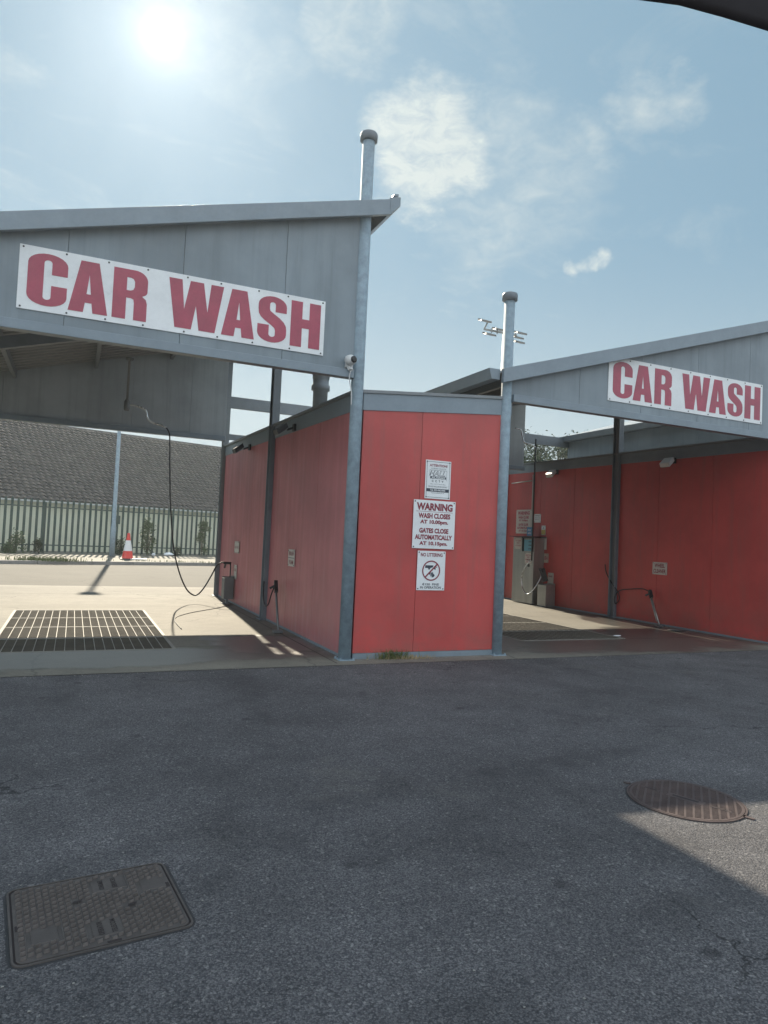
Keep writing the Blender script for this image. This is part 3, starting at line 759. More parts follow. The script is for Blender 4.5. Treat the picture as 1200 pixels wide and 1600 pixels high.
notice('instructions_notice', 'tall pale instruction notice below the yellow notice beside the pay machine', (WX, 12.90, 1.40), 'w', .22, .28, [('INSTRUCTIONS', 0, .11, .17, .020, D, .02)] + [('wash cycle and programme', 0, .07-.032*i, .17, .012, 'sign_blue', .0) for i in range(6)])
# pay machine
r = root('pay_machine', 'tall grey steel pay machine cabinet with blue screen against the right red wall', 'pay machine', (9.65, 13.25, 0))
m = MB(); m.box(9.50, 9.79, 12.86, 13.66, .02, 1.52); m.build('cabinet', 'stainless', r, bevel=.006)
m = MB(); m.box(9.44, 9.50, 12.88, 13.26, 1.50, 1.53); m.box(9.46, 9.497, 12.885, 12.90, 1.2, 1.50); m.box(9.46, 9.497, 13.24, 13.255, 1.2, 1.50); m.box(9.40, 9.79, 12.80, 13.70, 1.531, 1.545); build_each(m, 'hood_plate', 'dark_metal', r)
m = MB(); m.box(9.488, 9.498, 12.91, 13.22, 1.21, 1.47); s_ = m.build('screen', 'screen_glass', r)
m = MB()
for i in range(3):
    for j in range(2): m.box(9.484, 9.4875, 12.95+j*.06, 12.985+j*.06, 1.25+i*.08, 1.275+i*.08)
build_each(m, 'button', 'letter_dark', s_)
m = MB(); m.box(9.488, 9.498, 12.97, 13.10, 1.00, 1.015); m.box(9.488, 9.498, 13.0, 13.06, .85, .93); build_each(m, 'coin_slot', 'dark_metal', r)
notice('price_notice', 'small cream price notice with red lines, left of the blue screen on the pay machine', (9.495, 13.46, 1.37), 'w', .27, .25, [('€1 COIN', 0, .07, .20, .04, R_, .02), ('ONLY', 0, .015, .12, .035, R_, .02), ('NO CHANGE', 0, -.045, .20, .03, R_, .02)], plate='sign_cream')
notice('price_notice', 'small cream notice with red lines directly under the blue screen on the pay machine', (9.495, 13.05, 1.04), 'w', .26, .25, [('INSERT COIN', 0, .075, .20, .03, R_, .02), ('FOR', 0, .03, .08, .03, R_, .02), ('PRESSURE', 0, -.025, .2, .035, R_, .02), ('WASH', 0, -.08, .12, .035, R_, .02)], plate='sign_cream')
notice('payment_sticker', 'small blue sticker box on top of the pay machine beside the cream warning notice', (9.60, 13.18, 1.66), 'w', .2, .2, [('PAY', 0, .03, .12, .05, 'sign_white', .02), ('HERE', 0, -.04, .12, .04, 'sign_white', .02)], plate='sign_blue', screws=False)

# plates on the left red side wall (face X = 2.80)
LX = 2.79
notice('programme_plate', 'grey plate of two small squares on the rear half of the left red side wall', (LX, 12.84, 1.06), 'w', .40, .22, [('FOAM', -.09, .0, .14, .05, C_, .02), ('WAX', .09, .0, .12, .05, C_, .02)], plate='sign_cream', border=(C_, .01, .006))
r = notice('programme_plate', 'two small stacked grey plates near the middle of the left red side wall', (LX, 9.31, 1.02), 'w', .30, .235, [('BRUSH', 0, .06, .22, .06, C_, .02), ('FOAM', 0, -.06, .20, .06, C_, .02)], plate='sign_cream', bands=[(D, -.14, .14, -.004, .004)])
notice('lance_plate', 'small grey plate low on the left red wall just above the lance holder', (LX, 12.86, .60), 'w', .22, .26, [('LANCE', 0, .04, .16, .05, C_, .02)], plate='sign_cream')

# ------------------------------------------------------------------ wash booms, hoses, holders
r = root('swivel_boom', 'bent steel overhead boom with a long black hose hanging in the left bay', 'wash boom', (.74, 13.0, 4.4))
m = MB(); m.tube([(.74, 13, 3.50), (.86, 13, 3.51), (1.02, 13, 3.47), (1.07, 13, 3.42), (1.10, 13, 3.31), (1.18, 13, 3.24), (1.32, 13, 3.21), (1.43, 13, 3.17)], .017); m.build('arm', 'bright_steel', r, smooth=True)
m = MB(); m.lathe(.74, 13, [(.02, 3.52), (.02, 4.3), (.07, 4.31), (.07, 4.34)], 14); m.lathe(.74, 13, [(.04, 3.40), (.05, 3.43), (.05, 3.56), (.03, 3.60)], 14); m.build('pivot', 'holder_grey', r, smooth=True)
m = MB(); m.tube([(1.43, 13, 3.17), (1.49, 13, 3.06), (1.51, 13, 2.8), (1.56, 13, 2.0), (1.66, 13, 1.1), (1.78, 13, .62), (1.92, 13, .30), (2.04, 13, .17), (2.14, 13, .16), (2.25, 13, .28), (2.38, 13, .52), (2.47, 13.02, .70), (2.56, 13.04, .76), (2.63, 13.05, .755)], .013, sub=5); m.build('hose', 'rubber', r, smooth=True)
m = MB(); m.beam((2.60, 13.05, .755), (2.74, 13.05, .75), .035, .045); m.beam((2.64, 13.05, .74), (2.62, 13.05, .66), .03, .03); m.build('trigger_gun', 'rubber', r)
m = MB(); m.tube([(2.73, 13.05, .74), (2.735, 13.05, .62), (2.73, 13.04, .25)], .012, 8); m.build('lance', 'dark_metal', r, smooth=True)
def holder(label, x0, x1, y0, y1, h, mat='holder_grey', z0=.10):
    r = root('lance_holder', label, 'lance holder', ((x0+x1)/2, (y0+y1)/2, 0), 'floor-standing steel lance holders')
    m = MB(); t_ = .006
    m.box(x0, x1, y0, y0+t_, z0, h); m.box(x0, x1, y1-t_, y1, z0, h); m.box(x0, x0+t_, y0+t_, y1-t_, z0, h-.02); m.box(x1-t_, x1, y0+t_, y1-t_, z0, h+.02); m.box(x0, x1, y0, y1, z0-.005, z0)
    m.build('box', mat, r, bevel=.002)
    m = MB(); m.box((x0+x1)/2-.02, (x0+x1)/2+.02, (y0+y1)/2-.02, (y0+y1)/2+.02, .004, z0-.006); m.box(x0-.02, x1-.03, (y0+y1)/2-.04, (y0+y1)/2+.04, .0045, .012); build_each(m, 'foot', 'steel_grey', r)
holder('narrow grey steel lance holder against the rear end of the left red wall', 2.60, 2.775, 12.88, 13.12, .50)
holder('beige grey steel lance holder standing right of the pay machine', 9.52, 9.77, 12.40, 12.70, .50, 'stainless', z0=.02)
# right bay boom
r = root('swivel_boom', 'dark vertical pipe with a hose loop and gun beside the pay machine', 'wash boom', (9.45, 12.85, 2.9))
m = MB(); m.tube([(9.42, 12.83, 3.75), (9.42, 12.83, 3.0), (9.42, 12.82, 1.0)], .017, smooth=False); m.build('drop_pipe', 'dark_metal', r, smooth=True)
m = MB(); m.tube([(8.9, 12.9, 3.95), (9.05, 12.9, 3.93), (9.10, 12.9, 3.80), (9.14, 12.88, 3.66), (9.3, 12.85, 3.62), (9.42, 12.83, 3.56)], .016); m.build('arm', 'bright_steel', r, smooth=True)
hp = [(9.42, 12.82, 1.02), (9.36, 12.95, .86), (9.34, 13.06, .62), (9.35, 13.03, .38), (9.37, 12.90, .25), (9.40, 12.76, .30), (9.46, 12.62, .5), (9.52, 12.55, .70)]
m = MB(); m.tube(hp, .014, sub=6); m.build('hose', 'bright_steel', r, smooth=True)
m = MB(); m.beam((9.52, 12.56, .84), (9.58, 12.50, .56), .09, .11); m.beam((9.50, 12.62, .82), (9.50, 12.50, .80), .05, .05); m.build('trigger_gun', 'dark_metal', r)
tag(MB().tube([(9.765, 13.34, 3.0), (9.765, 13.34, 2.6), (9.765, 13.34, 1.7)], .018, smooth=False).build('conduit_pipe', 'gutter_white', smooth=True), 'pale vertical conduit running down the right red wall to the pay machine', 'pipe')
tag(MB().tube([(9.76, 14.2, 2.84), (9.76, 13.40, 2.86)], .014, smooth=False).build('conduit_pipe', 'gutter_white', smooth=True), 'pale short horizontal conduit high on the rear end of the right red wall', 'pipe')
notice('socket_plate', 'small pale plate behind the hose gun right of the pay machine', (WX, 12.60, .62), 'w', .20, .26, [('RINSE', 0, .05, .14, .04, C_, .02)], plate='sign_cream')

def foam_lance(label, top, bot, hose, mat):
    r = root('foam_lance', label, 'wash lance', bot, 'wash lances leaning on the bay walls')
    a, b = Vector(top), Vector(bot)
    dd_ = (b-a); off = Vector((0, .028, 0))
    m = MB(); m.tube([a+dd_*.12, b+Vector((0, 0, .03))], .014, 10, smooth=False); m.tube([a+dd_*.12+off, a+dd_*.85+off], .010, 10, smooth=False)
    build_each(m, 'tube', mat, r, smooth=True)
    m = MB(); m.beam(a-dd_*.06, a+dd_*.16, .05, .06); m.beam(a+dd_*.02, a+dd_*.02+Vector((-.07, .05, -.05)), .03, .03); m.build('trigger_gun', 'rubber', r)
    m = MB(); m.beam(b+Vector((-.07, 0, .022)), b+Vector((.05, 0, .022)), .10, .035); m.build('brush_head', 'holder_grey', r)
    m = MB(); m.tube(hose, .0095, 8, sub=8); m.build('hose', 'rubber', r, smooth=True)
foam_lance('grey foam brush lance leaning against the left red wall near its middle', (2.70, 9.72, .62), (2.60, 9.12, .012),
           [(2.73, 10.52, .60), (2.70, 10.40, .50), (2.68, 10.3, .36), (2.66, 10.1, .27), (2.66, 9.92, .32), (2.66, 9.80, .46), (2.69, 9.74, .60)], 'holder_grey')
foam_lance('pale steel lance leaning against the right red wall below the wheel cleaner sign', (9.72, 9.60, .58), (9.55, 9.20, .012),
           [(9.77, 10.86, 1.03), (9.76, 10.80, .86), (9.75, 10.62, .66), (9.74, 10.45, .52), (9.74, 10.40, .38), (9.74, 10.50, .28), (9.74, 10.53, .40), (9.74, 10.40, .545), (9.73, 10.1, .60), (9.72, 9.8, .63), (9.72, 9.64, .60)], 'stainless')
tag(MB().tube([(2.72, 12.7, .012), (2.3, 12.1, .010), (1.75, 11.4, .010), (1.45, 10.7, .010), (1.40, 9.6, .010)], .006, 6).build('ground_cable', 'rubber', smooth=True), 'thin dark cable curving over the sunlit concrete right of the square grate', 'cable')

# wall lamps and cameras
def wall_lamp(label, x, y, z, mat='dark_metal', s_=.75, yaw=0.0):
    r = root('wall_floodlight', label, 'floodlight', (x, y, z), 'floodlights high on the red side walls')
    m = MB(); m.box(x-.03, x, y-.05, y+.05, z-.05, z+.05); m.beam((x-.02, y, z), (x-.16*s_, y, z-.04), .03, .03); m.build('bracket', 'dark_metal', r)
    m = MB(); a = Vector((x-.26*s_, y-.10, z-.07)); b = Vector((x-.26*s_, y+.10, z-.07))
    P = [(x-.36*s_, y-.11, z-.13), (x-.17*s_, y-.11, z-.02), (x-.17*s_, y+.11, z-.02), (x-.36*s_, y+.11, z-.13)]
    m.hexa(P + [(p[0]-.03, p[1], p[2]+.07) for p in P]); h = m.build('head', mat, r, bevel=.008)
    m = MB(); Q = [(x-.345*s_, y-.09, z-.125), (x-.185*s_, y-.09, z-.032), (x-.185*s_, y+.09, z-.032), (x-.345*s_, y+.09, z-.125)]
    m.hexa([(q[0]+.006, q[1], q[2]-.008) for q in Q] + [(q[0]+.003, q[1], q[2]-.003) for q in Q]); m.build('lens', 'lamp_glass', h)
wall_lamp('small dark floodlight high on the rear half of the left red wall', 2.79, 12.2, 2.86)
wall_lamp('small dark floodlight high near the middle of the left red wall', 2.79, 9.45, 2.86)
wall_lamp('pale floodlight high on the right red wall above the wheel cleaner sign', 9.79, 9.2, 2.98, 'white_plastic', .6)
wall_lamp('pale floodlight high on the rear part of the right red wall', 9.79, 12.5, 3.0, 'white_plastic', .6)
r = root('security_camera', 'round white security camera at the bottom right corner of the left canopy front', 'camera', (2.655, 7.06, 3.27))
m = MB(); m.lathe(0, 0, [(.02, -.06), (.048, -.052), (.060, -.024), (.058, .012), (.040, .04), (.016, .052)], 22, axis=(.35, -1, .02), org=(2.655, 7.0, 3.275)); m.build('housing', 'white_plastic', r, smooth=True)
m = MB(); m.lathe(0, 0, [(.037, .040), (.037, .058), (.016, .062)], 20, axis=(.35, -1, .02), org=(2.655, 7.0, 3.275)); m.build('lens', 'rubber', r, smooth=True)
m = MB(); m.beam((2.655, 7.05, 3.22), (2.665, 7.02, 3.17), .05, .04); m.box(2.62, 2.70, 7.045, 7.095, 3.205, 3.33); m.build('bracket', 'white_plastic', r, bevel=.006)
m = MB(); m.tube([(2.665, 7.02, 3.16), (2.66, 7.04, 3.08), (2.695, 7.05, 2.95), (2.71, 7.07, 2.80)], .006, 8); m.build('cable', 'white_plastic', r, smooth=True)

# ------------------------------------------------------------------ covers in the asphalt
def rrect(hx, hy, rr, n=5):
    pts = []
    for (cx, cy, a0) in ((hx-rr, hy-rr, 0), (-hx+rr, hy-rr, 90), (-hx+rr, -hy+rr, 180), (hx-rr, -hy+rr, 270)):
        pts += arcpts(cx, cy, rr, rr, a0, a0+90, n)
    return pts
def ringmesh(m, outer, inner, z0, z1, T):
    n = len(outer)
    for i in range(n):
        j = (i+1) % n; o0, o1, i0, i1 = outer[i], outer[j], inner[i], inner[j]
        m.quad(T(*o0, z1), T(*o1, z1), T(*i1, z1), T(*i0, z1))
        m.quad(T(*o0, z0), T(*o1, z0), T(*o1, z1), T(*o0, z1)); m.quad(T(*i1, z0), T(*i0, z0), T(*i0, z1), T(*i1, z1))
r = root('inspection_cover', 'rectangular cast iron cover with a raised tread pattern set in the asphalt', 'manhole cover', (.155, 2.66, 0))
ca, sa = math.cos(math.radians(6)), math.sin(math.radians(6))
T = lambda x, y, z: (.155+x*ca-y*sa, 2.66+x*sa+y*ca, z)
hx, hy = .278, .255
def bedding(pts_fn, T_, z_, seed):
    rnd = random.Random(seed); m = MB(); o_ = pts_fn(1); i_ = pts_fn(0); n = len(o_)
    oo = [(x*(1+rnd.uniform(-.012, .012)), y*(1+rnd.uniform(-.012, .012))) for x, y in o_]
    for i in range(n):
        j = (i+1) % n; m.quad(T_(*oo[i], z_), T_(*oo[j], z_), T_(*i_[j], z_+.0002), T_(*i_[i], z_+.0002))
    return m
bedding(lambda k_: rrect(hx+.009*k_, hy+.009*k_, .035+.02*k_, 9), T, .0008, 2).build('bedding', 'bitumen', r)
m = MB(); ringmesh(m, rrect(hx, hy, .035), rrect(hx-.007, hy-.007, .03), .0005, .005, T); m.build('frame', 'cast_iron', r)
m = MB(); m.poly([T(x, y, .0012) for x, y in rrect(hx-.0065, hy-.0065, .03)]); m.build('frame_gap', 'joint_dark', r)
m = MB(); L = rrect(hx-.014, hy-.014, .028)
m.poly([T(x, y, .0045) for x, y in L])
n = len(L)
for i in range(n):
    a, b = L[i], L[(i+1) % n]; m.quad(T(*a, .001), T(*b, .001), T(*b, .0045), T(*a, .0045))
holes = [(-.06, .06), (.11, -.035)]
plates = [(-.225, -.13, -.16, -.06), (-.01, .12, .10, .20), (.155, .255, .04, .13), (-.045, .065, -.20, -.09)]
for a, b, c, d_ in plates: m.hexa([T(a+.006, c+.006, .004), T(b-.006, c+.006, .004), T(b-.006, d_-.006, .004), T(a+.006, d_-.006, .004), T(a+.008, c+.008, .0075), T(b-.008, c+.008, .0075), T(b-.008, d_-.008, .0075), T(a+.008, d_-.008, .0075)])
m.build('cover', 'cast_iron', r); m = MB()
nx, ny = 23, 16
for i in range(nx):
    for j in range(ny):
        x = -hx+.034+(2*hx-.068)*i/(nx-1); y = -hy+.034+(2*hy-.068)*j/(ny-1) + (.5 if i % 2 else 0)*(2*hy-.068)/(ny-1)
        if y > hy-.03: continue
        if any(a < x < b and c < y < d_ for a, b, c, d_ in plates) or any(abs(x-a) < .025 and abs(y-b) < .02 for a, b in holes): continue
        w2, h2 = .0088, .0100
        P8 = [T(x-w2, y-h2*.7, .004), T(x+w2, y-h2*.2, .004), T(x+w2, y+h2*.9, .004), T(x-w2, y+h2*.4, .004), T(x-w2*.8, y-h2*.5, .0145), T(x+w2*.8, y-h2*.1, .0145), T(x+w2*.8, y+h2*.7, .0115), T(x-w2*.8, y+h2*.2, .0120)]
        m.hexa(P8)
for i in range(nx-1):
    x = -hx+.034+(2*hx-.068)*(i+.5)/(nx-1)
    if True: m.hexa([T(x-.0012, -hy+.03, .004), T(x+.0012, -hy+.03, .004), T(x+.0012, hy-.03, .004), T(x-.0012, hy-.03, .004), T(x-.001, -hy+.03, .0062), T(x+.001, -hy+.03, .0062), T(x+.001, hy-.03, .0062), T(x-.001, hy-.03, .0062)]) if not any(a < x < b for a, b, c, d_ in plates) else None
m.build('tread', 'iron_worn', r)
m = MB()
for (a, b) in holes: m.quad(T(a-.018, b-.010, .0062+.004), T(a+.012, b-.004, .0062+.004), T(a+.018, b+.010, .0062+.004), T(a-.012, b+.004, .0062+.004))
for (x, y, w2, h2) in ((hx-.024, .06, .007, .018), (-hx+.024, -.03, .007, .018), (.02, -hy+.022, .022, .006)): m.quad(T(x-w2, y-h2, .0052), T(x+w2, y-h2, .0052), T(x+w2, y+h2, .0052), T(x-w2, y+h2, .0052))
build_each(m, 'keyhole', 'joint_dark', r)
m = MB()
def vtext(s_, cx, cy, h, w_): add_text(m, s_, 0, 0, w_, h, lambda a, b, n_: T(cx-b, cy+a, .0084), .02)
vtext('CONSUMER', .03, .15, .018, .07); vtext('SERVICES', .075, .15, .018, .075); vtext('OPERATOR', -.012, -.145, .018, .085); vtext('TELECOM', .03, -.145, .018, .085)
m.build('lettering', 'joint_dark', r)
# round grating cover
cx0, cy0, rr0 = 3.125, 2.79, .302
r = root('round_manhole_cover', 'round reddish iron manhole cover with rows of slots at the edge of the sunlit asphalt', 'manhole cover', (cx0, cy0, 0))
circ = lambda q, n=64: [(q*math.cos(2*PI*i/n), q*math.sin(2*PI*i/n)) for i in range(n)]
ang = math.radians(-68); ca2, sa2 = math.cos(ang), math.sin(ang)
T2 = lambda x, y, z: (cx0+x*ca2-y*sa2, cy0+x*sa2+y*ca2, z)
bedding(lambda k_: circ(rr0+.009*k_), T2, .0008, 4).build('bedding', 'bitumen', r)
an3 = math.radians(-48); c3, s3 = math.cos(an3), math.sin(an3)
T3 = lambda x, y, z: (cx0+x*c3-y*s3, cy0+x*s3+y*c3, z)
m = MB(); ringmesh(m, circ(rr0), circ(rr0-.010), .0005, .006, T2)
for sg in (-1, 1): m.hexa([T2(sg*rr0-.012, -.014, .001), T2(sg*rr0+sg*.045, -.010, .001), T2(sg*rr0+sg*.045, .010, .001), T2(sg*rr0-.012, .014, .001), T2(sg*rr0-.012, -.014, .006), T2(sg*rr0+sg*.045, -.010, .006), T2(sg*rr0+sg*.045, .010, .006), T2(sg*rr0-.012, .014, .006)])
m.build('frame', 'rusty_iron', r)
m = MB(); m.poly([T2(x, y, .0015) for x, y in circ(rr0-.0098)]); m.build('slot_shadow', 'joint_dark', r)
m = MB(); q = rr0-.016
# cover as bars: wide ribs across and thin slats between them, leaving real slots
ncol = 14
for i in range(ncol+1):
    x = -q + 2*q*i/ncol; L_ = math.sqrt(max(q*q-x*x, 0))
    if L_ > .02: m.hexa([T3(x-.0055, -L_, .0015), T3(x+.0055, -L_, .0015), T3(x+.0055, L_, .0015), T3(x-.0055, L_, .0015), T3(x-.0055, -L_, .007), T3(x+.0055, -L_, .007), T3(x+.0055, L_, .007), T3(x-.0055, L_, .007)])
nrow = 34
for j in range(nrow):
    y = -q + 2*q*(j+.5)/nrow
    L_ = math.sqrt(max(q*q-y*y, 0))
    if L_ > .03: m.hexa([T3(-L_, y-.0042, .0015), T3(L_, y-.0042, .0015), T3(L_, y+.0042, .0015), T3(-L_, y+.0042, .0015), T3(-L_, y-.0036, .0062), T3(L_, y-.0036, .0062), T3(L_, y+.0036, .0062), T3(-L_, y+.0036, .0062)])
ringmesh(m, circ(q+.003), circ(q-.012), .001, .0066, T2)
for (a, b, c, d_) in ((-.10, .10, -.032, .032), (-.25, -.13, -.006, .012), (.13, .24, -.012, .008)):
    m.hexa([T2(a, c, .002), T2(b, c, .002), T2(b, d_, .002), T2(a, d_, .002), T2(a+.003, c+.003, .0082), T2(b-.003, c+.003, .0082), T2(b-.003, d_-.003, .0082), T2(a+.003, d_-.003, .0082)])
m.build('cover', 'rusty_iron', r)
m = MB(); m.quad(T2(-.07, -.010, .0092), T2(.07, -.010, .0092), T2(.07, .010, .0092), T2(-.07, .010, .0092))
for (a, b) in ((-.225, -.155), (.155, .215)): m.quad(T2(a, -.003, .0092), T2(b, -.003, .0092), T2(b, .005, .0092), T2(a, .005, .0092))
build_each(m, 'keyhole', 'joint_dark', r)

# ------------------------------------------------------------------ weeds at the foot of the red front
def blades(m, cx, cy, sx, sy, n, h0, h1, z=0.0, rnd=random, lean=.5, wd=.003):
    for i in range(n):
        x = rnd.gauss(cx, sx); y = rnd.gauss(cy, sy); h = rnd.uniform(h0, h1); a = rnd.uniform(0, 2*PI); l = rnd.uniform(0, lean)*h
        dx_, dy_ = math.cos(a)*l, math.sin(a)*l; b = rnd.uniform(0, PI); wx, wy = math.cos(b)*wd, math.sin(b)*wd
        p1 = (x+dx_*.35, y+dy_*.35, z+h*.6)
        m.quad((x-wx, y-wy, z), (x+wx, y+wy, z), (p1[0]+wx*.8, p1[1]+wy*.8, p1[2]), (p1[0]-wx*.8, p1[1]-wy*.8, p1[2]))
        m.poly([(p1[0]-wx*.8, p1[1]-wy*.8, p1[2]), (p1[0]+wx*.8, p1[1]+wy*.8, p1[2]), (x+dx_, y+dy_, z+h)])
rnd = random.Random(3)
r = root('weed_clump', 'green and straw coloured grass weed growing at the foot of the narrow red front', 'weed', (3.38, 7.05, 0))
m = MB(); blades(m, 3.36, 7.07, .10, .02, 260, .03, .13, rnd=rnd, lean=.9); m.build('green_blades', 'grass', r)
m = MB(); blades(m, 3.52, 7.04, .16, .03, 240, .015, .06, rnd=rnd, lean=1.6); blades(m, 3.2, 7.06, .1, .02, 30, .05, .15, rnd=rnd, lean=.8, wd=.002); m.build('dry_blades', 'dry_grass', r)

# loose grit swept up along the edge of the slab and the wall feet
rnd = random.Random(31); m = MB()
def stone(x, y, q):
    m.hexa([(x-q, y-q, 0.003), (x+q, y-q*.7, 0.003), (x+q*.8, y+q, 0.003), (x-q*.8, y+q*.9, 0.003), (x-q*.5, y-q*.6, q*1.1), (x+q*.5, y-q*.3, q*1.3), (x+q*.4, y+q*.5, q), (x-q*.4, y+q*.5, q*1.2)])
for i in range(700): stone(rnd.uniform(-1.5, 11), 6.82+rnd.gauss(0, .07), rnd.uniform(.002, .006))
for i in range(260): stone(rnd.uniform(2.95, 4.7), 7.03+rnd.gauss(0, .03), rnd.uniform(.002, .006))
for i in range(500): stone(rnd.uniform(-.8, 4.2), rnd.uniform(1.6, 6.8), rnd.uniform(.0015, .0045))
tag(m.build('grit', 'kerb_stone'), kind='stuff')
# ------------------------------------------------------------------ palisade fence, tiled house, lamp post, cone
r = root('palisade_fence', 'green steel palisade fence in front of the tiled house', 'fence', F(0))
m = MB(); t_ = -16.0
rnd = random.Random(9)
while t_ < 44:
    h = 2.30+rnd.uniform(-.012, .012); z0 = .16
    # W-section pale with a pointed head
    for (a0, a1, n0, n1) in ((-.050, -.016, -.054, -.036), (-.016, .016, -.036, -.036), (.016, .050, -.036, -.054)):
        A_, B_ = F(t_+a0, n0), F(t_+a1, n1); A2, B2 = F(t_+a0, n0+.004), F(t_+a1, n1+.004)
        def zt(a): return h - abs(a)*1.1 + (.04 if abs(a) < .02 else .0)
        m.hexa([(A_.x, A_.y, z0), (B_.x, B_.y, z0), (B2.x, B2.y, z0), (A2.x, A2.y, z0), (A_.x, A_.y, zt(a0)), (B_.x, B_.y, zt(a1)), (B2.x, B2.y, zt(a1)), (A2.x, A2.y, zt(a0))])
    t_ += .232
m.build('pales', 'fence_green', r)
m = MB()
for z_ in (.45, 2.0): m.beam(F(-16, 0, z_), F(44, 0, z_), .045, .045)
build_each(m, 'rail', 'fence_green', r)
t_ = -15.0
while t_ < 44:
    m = MB(); m.beam(F(t_, .05, .1), F(t_, .05, 2.2), .09, .08); m.build('fence_post', 'fence_green', r); t_ += 2.75

r = root('tiled_house', 'long low pale house with a brown grey pantiled roof behind the palisade fence', 'house', F(0, 2.4))
def Hh(t, n, z): return F(t, 2.4+n, z)
HT0, HT1 = -13.0, 26.0; EZ, RZ, RD = 2.34, 6.42, 5.75
m = MB()
for (a, b, n0, n1) in ((HT0+.2, HT1-.2, .30, .40),): m.hexa([Hh(a, n0, 0), Hh(b, n0, 0), Hh(b, n1, 0), Hh(a, n1, 0), Hh(a, n0, EZ), Hh(b, n0, EZ), Hh(b, n1, EZ), Hh(a, n1, EZ)])
m.hexa([Hh(HT0+.2, 12.7, 0), Hh(HT1-.2, 12.7, 0), Hh(HT1-.2, 12.8, 0), Hh(HT0+.2, 12.8, 0), Hh(HT0+.2, 12.7, EZ), Hh(HT1-.2, 12.7, EZ), Hh(HT1-.2, 12.8, EZ), Hh(HT0+.2, 12.8, EZ)])
for a in (HT0+.2, HT1-.3):
    m.poly([Hh(a, .4, 0), Hh(a, 12.7, 0), Hh(a, 12.7, EZ), Hh(a, RD, RZ-.1), Hh(a, .4, EZ)])
build_each(m, 'wall', 'house_wall', r)
# pantiles: wave across, stepped courses up the slope
m = MB(); nc = 25; tw = .268; sl = (RZ-EZ)/RD; seg = 6
wave = lambda a: .036*math.sin(2*PI*a) + .014*math.sin(4*PI*a+.8)
cols = int((HT1-HT0)/tw)
ln = math.sqrt(RD*RD+(RZ-EZ)**2); nz_, nn_ = RD/ln, -(RZ-EZ)/ln
jit = random.Random(8); jt = [[jit.uniform(-.007, .007) for _ in range(cols+2)] for _ in range(nc)]
for c in range(nc):
    n0 = RD*c/nc; n1 = RD*(c+1)/nc + .0
    rows_ = []
    for (nn, lift_) in ((n0, -.005), (n0, .052), (n1, .004)):
        row = []
        for k_ in range(cols*seg+1):
            a = k_/seg; hgt = wave(a) + lift_ + (jt[c][int(a)] if lift_ == .052 else 0)
            t0_ = HT0 + a*tw; zz = EZ+.02 + sl*nn
            p = Hh(t0_, nn + nn_*hgt - (.02 if lift_ == .052 else 0), zz + nz_*hgt); row.append(tuple(p))
        i0 = len(m.v); m.v += row; rows_.append(i0)
    for q_ in range(2):
        for k_ in range(cols*seg):
            a = rows_[q_]+k_; b = rows_[q_+1]+k_; m.f.append((a, a+1, b+1, b)); m.m.append(0)
m.quad(Hh(HT0, RD, RZ), Hh(HT1, RD, RZ), Hh(HT1, 13.2, EZ-.05), Hh(HT0, 13.2, EZ-.05))
rf = m.build('roof', 'roof_tile', r)
m = MB(); t_ = HT0
while t_ < HT1:
    m.hexa([Hh(t_, RD-.13, RZ-.06), Hh(t_+.435, RD-.13, RZ-.06), Hh(t_+.435, RD+.13, RZ-.06), Hh(t_, RD+.13, RZ-.06), Hh(t_, RD-.05, RZ+.07), Hh(t_+.42, RD-.05, RZ+.075), Hh(t_+.42, RD+.05, RZ+.075), Hh(t_, RD+.05, RZ+.07)]); t_ += .44
m.build('ridge_tiles', 'roof_tile', rf)
m = MB(); m.beam(Hh(HT0, -.06, EZ-.05), Hh(HT1, -.06, EZ-.05), .10, .07); m.build('gutter', 'gutter_white', r)
m = MB(); m.hexa([Hh(5.15, .22, 1.45), Hh(5.55, .22, 1.45), Hh(5.55, .31, 1.45), Hh(5.15, .31, 1.45), Hh(5.15, .22, 1.85), Hh(5.55, .22, 1.85), Hh(5.55, .31, 1.85), Hh(5.15, .31, 1.85)]); m.build('meter_box', 'fence_green', r)

r = root('lamp_post', 'tall grey tapering lamp post standing by the palisade fence near the cone', 'lamp post', (1.50, 30.45, .1))
m = MB(); m.lathe(1.50, 30.45, [(.105, .108), (.105, 1.3), (.085, 1.35), (.055, 10.6)], 18); m.build('pole', 'galvanised', r, smooth=True)
m = MB(); m.beam((1.40, 30.45, 10.6), (1.60, 30.45, 10.6), .08, .08); m.build('arm', 'galvanised', r)
for sx in (1.5,):
    m = MB(); m.hexa([(sx-.22, 30.0, 10.62), (sx+.22, 30.0, 10.62), (sx+.14, 30.6, 10.66), (sx-.14, 30.6, 10.66), (sx-.22, 30.0, 10.70), (sx+.22, 30.0, 10.70), (sx+.14, 30.6, 10.78), (sx-.14, 30.6, 10.78)]); m.build('lamp_head', 'steel_grey', r)

cx, cy = 1.93, 27.9; Zc = .108
r = root('traffic_cone', 'red and white traffic cone standing on the pavement edge', 'traffic cone', (cx, cy, Zc))
m = MB(); m.lathe(cx, cy, [(.215, Zc+.045), (.20, Zc+.07), (.158, Zc+.33)], 28, cap=False); m.lathe(cx, cy, [(.087, Zc+.72), (.048, Zc+.98), (.042, Zc+1.0), (.01, Zc+1.0)], 28, cap=False); m.build('body', 'cone_red', r, smooth=True)
m = MB(); m.lathe(cx, cy, [(.161, Zc+.325), (.088, Zc+.725)], 28, cap=False); m.build('reflective_sleeve', 'cone_white', r, smooth=True)
m = MB(); m.box(cx-.27, cx+.27, cy-.27, cy+.27, Zc, Zc+.045); m.build('base', 'rubber', r, bevel=.012)
tag(MB().box(2.02, 2.62, 27.55, 27.85, Zc, Zc+.05).build('paving_slab', 'gutter_white', bevel=.01), 'pale flat slab lying beside the base of the traffic cone', 'slab')

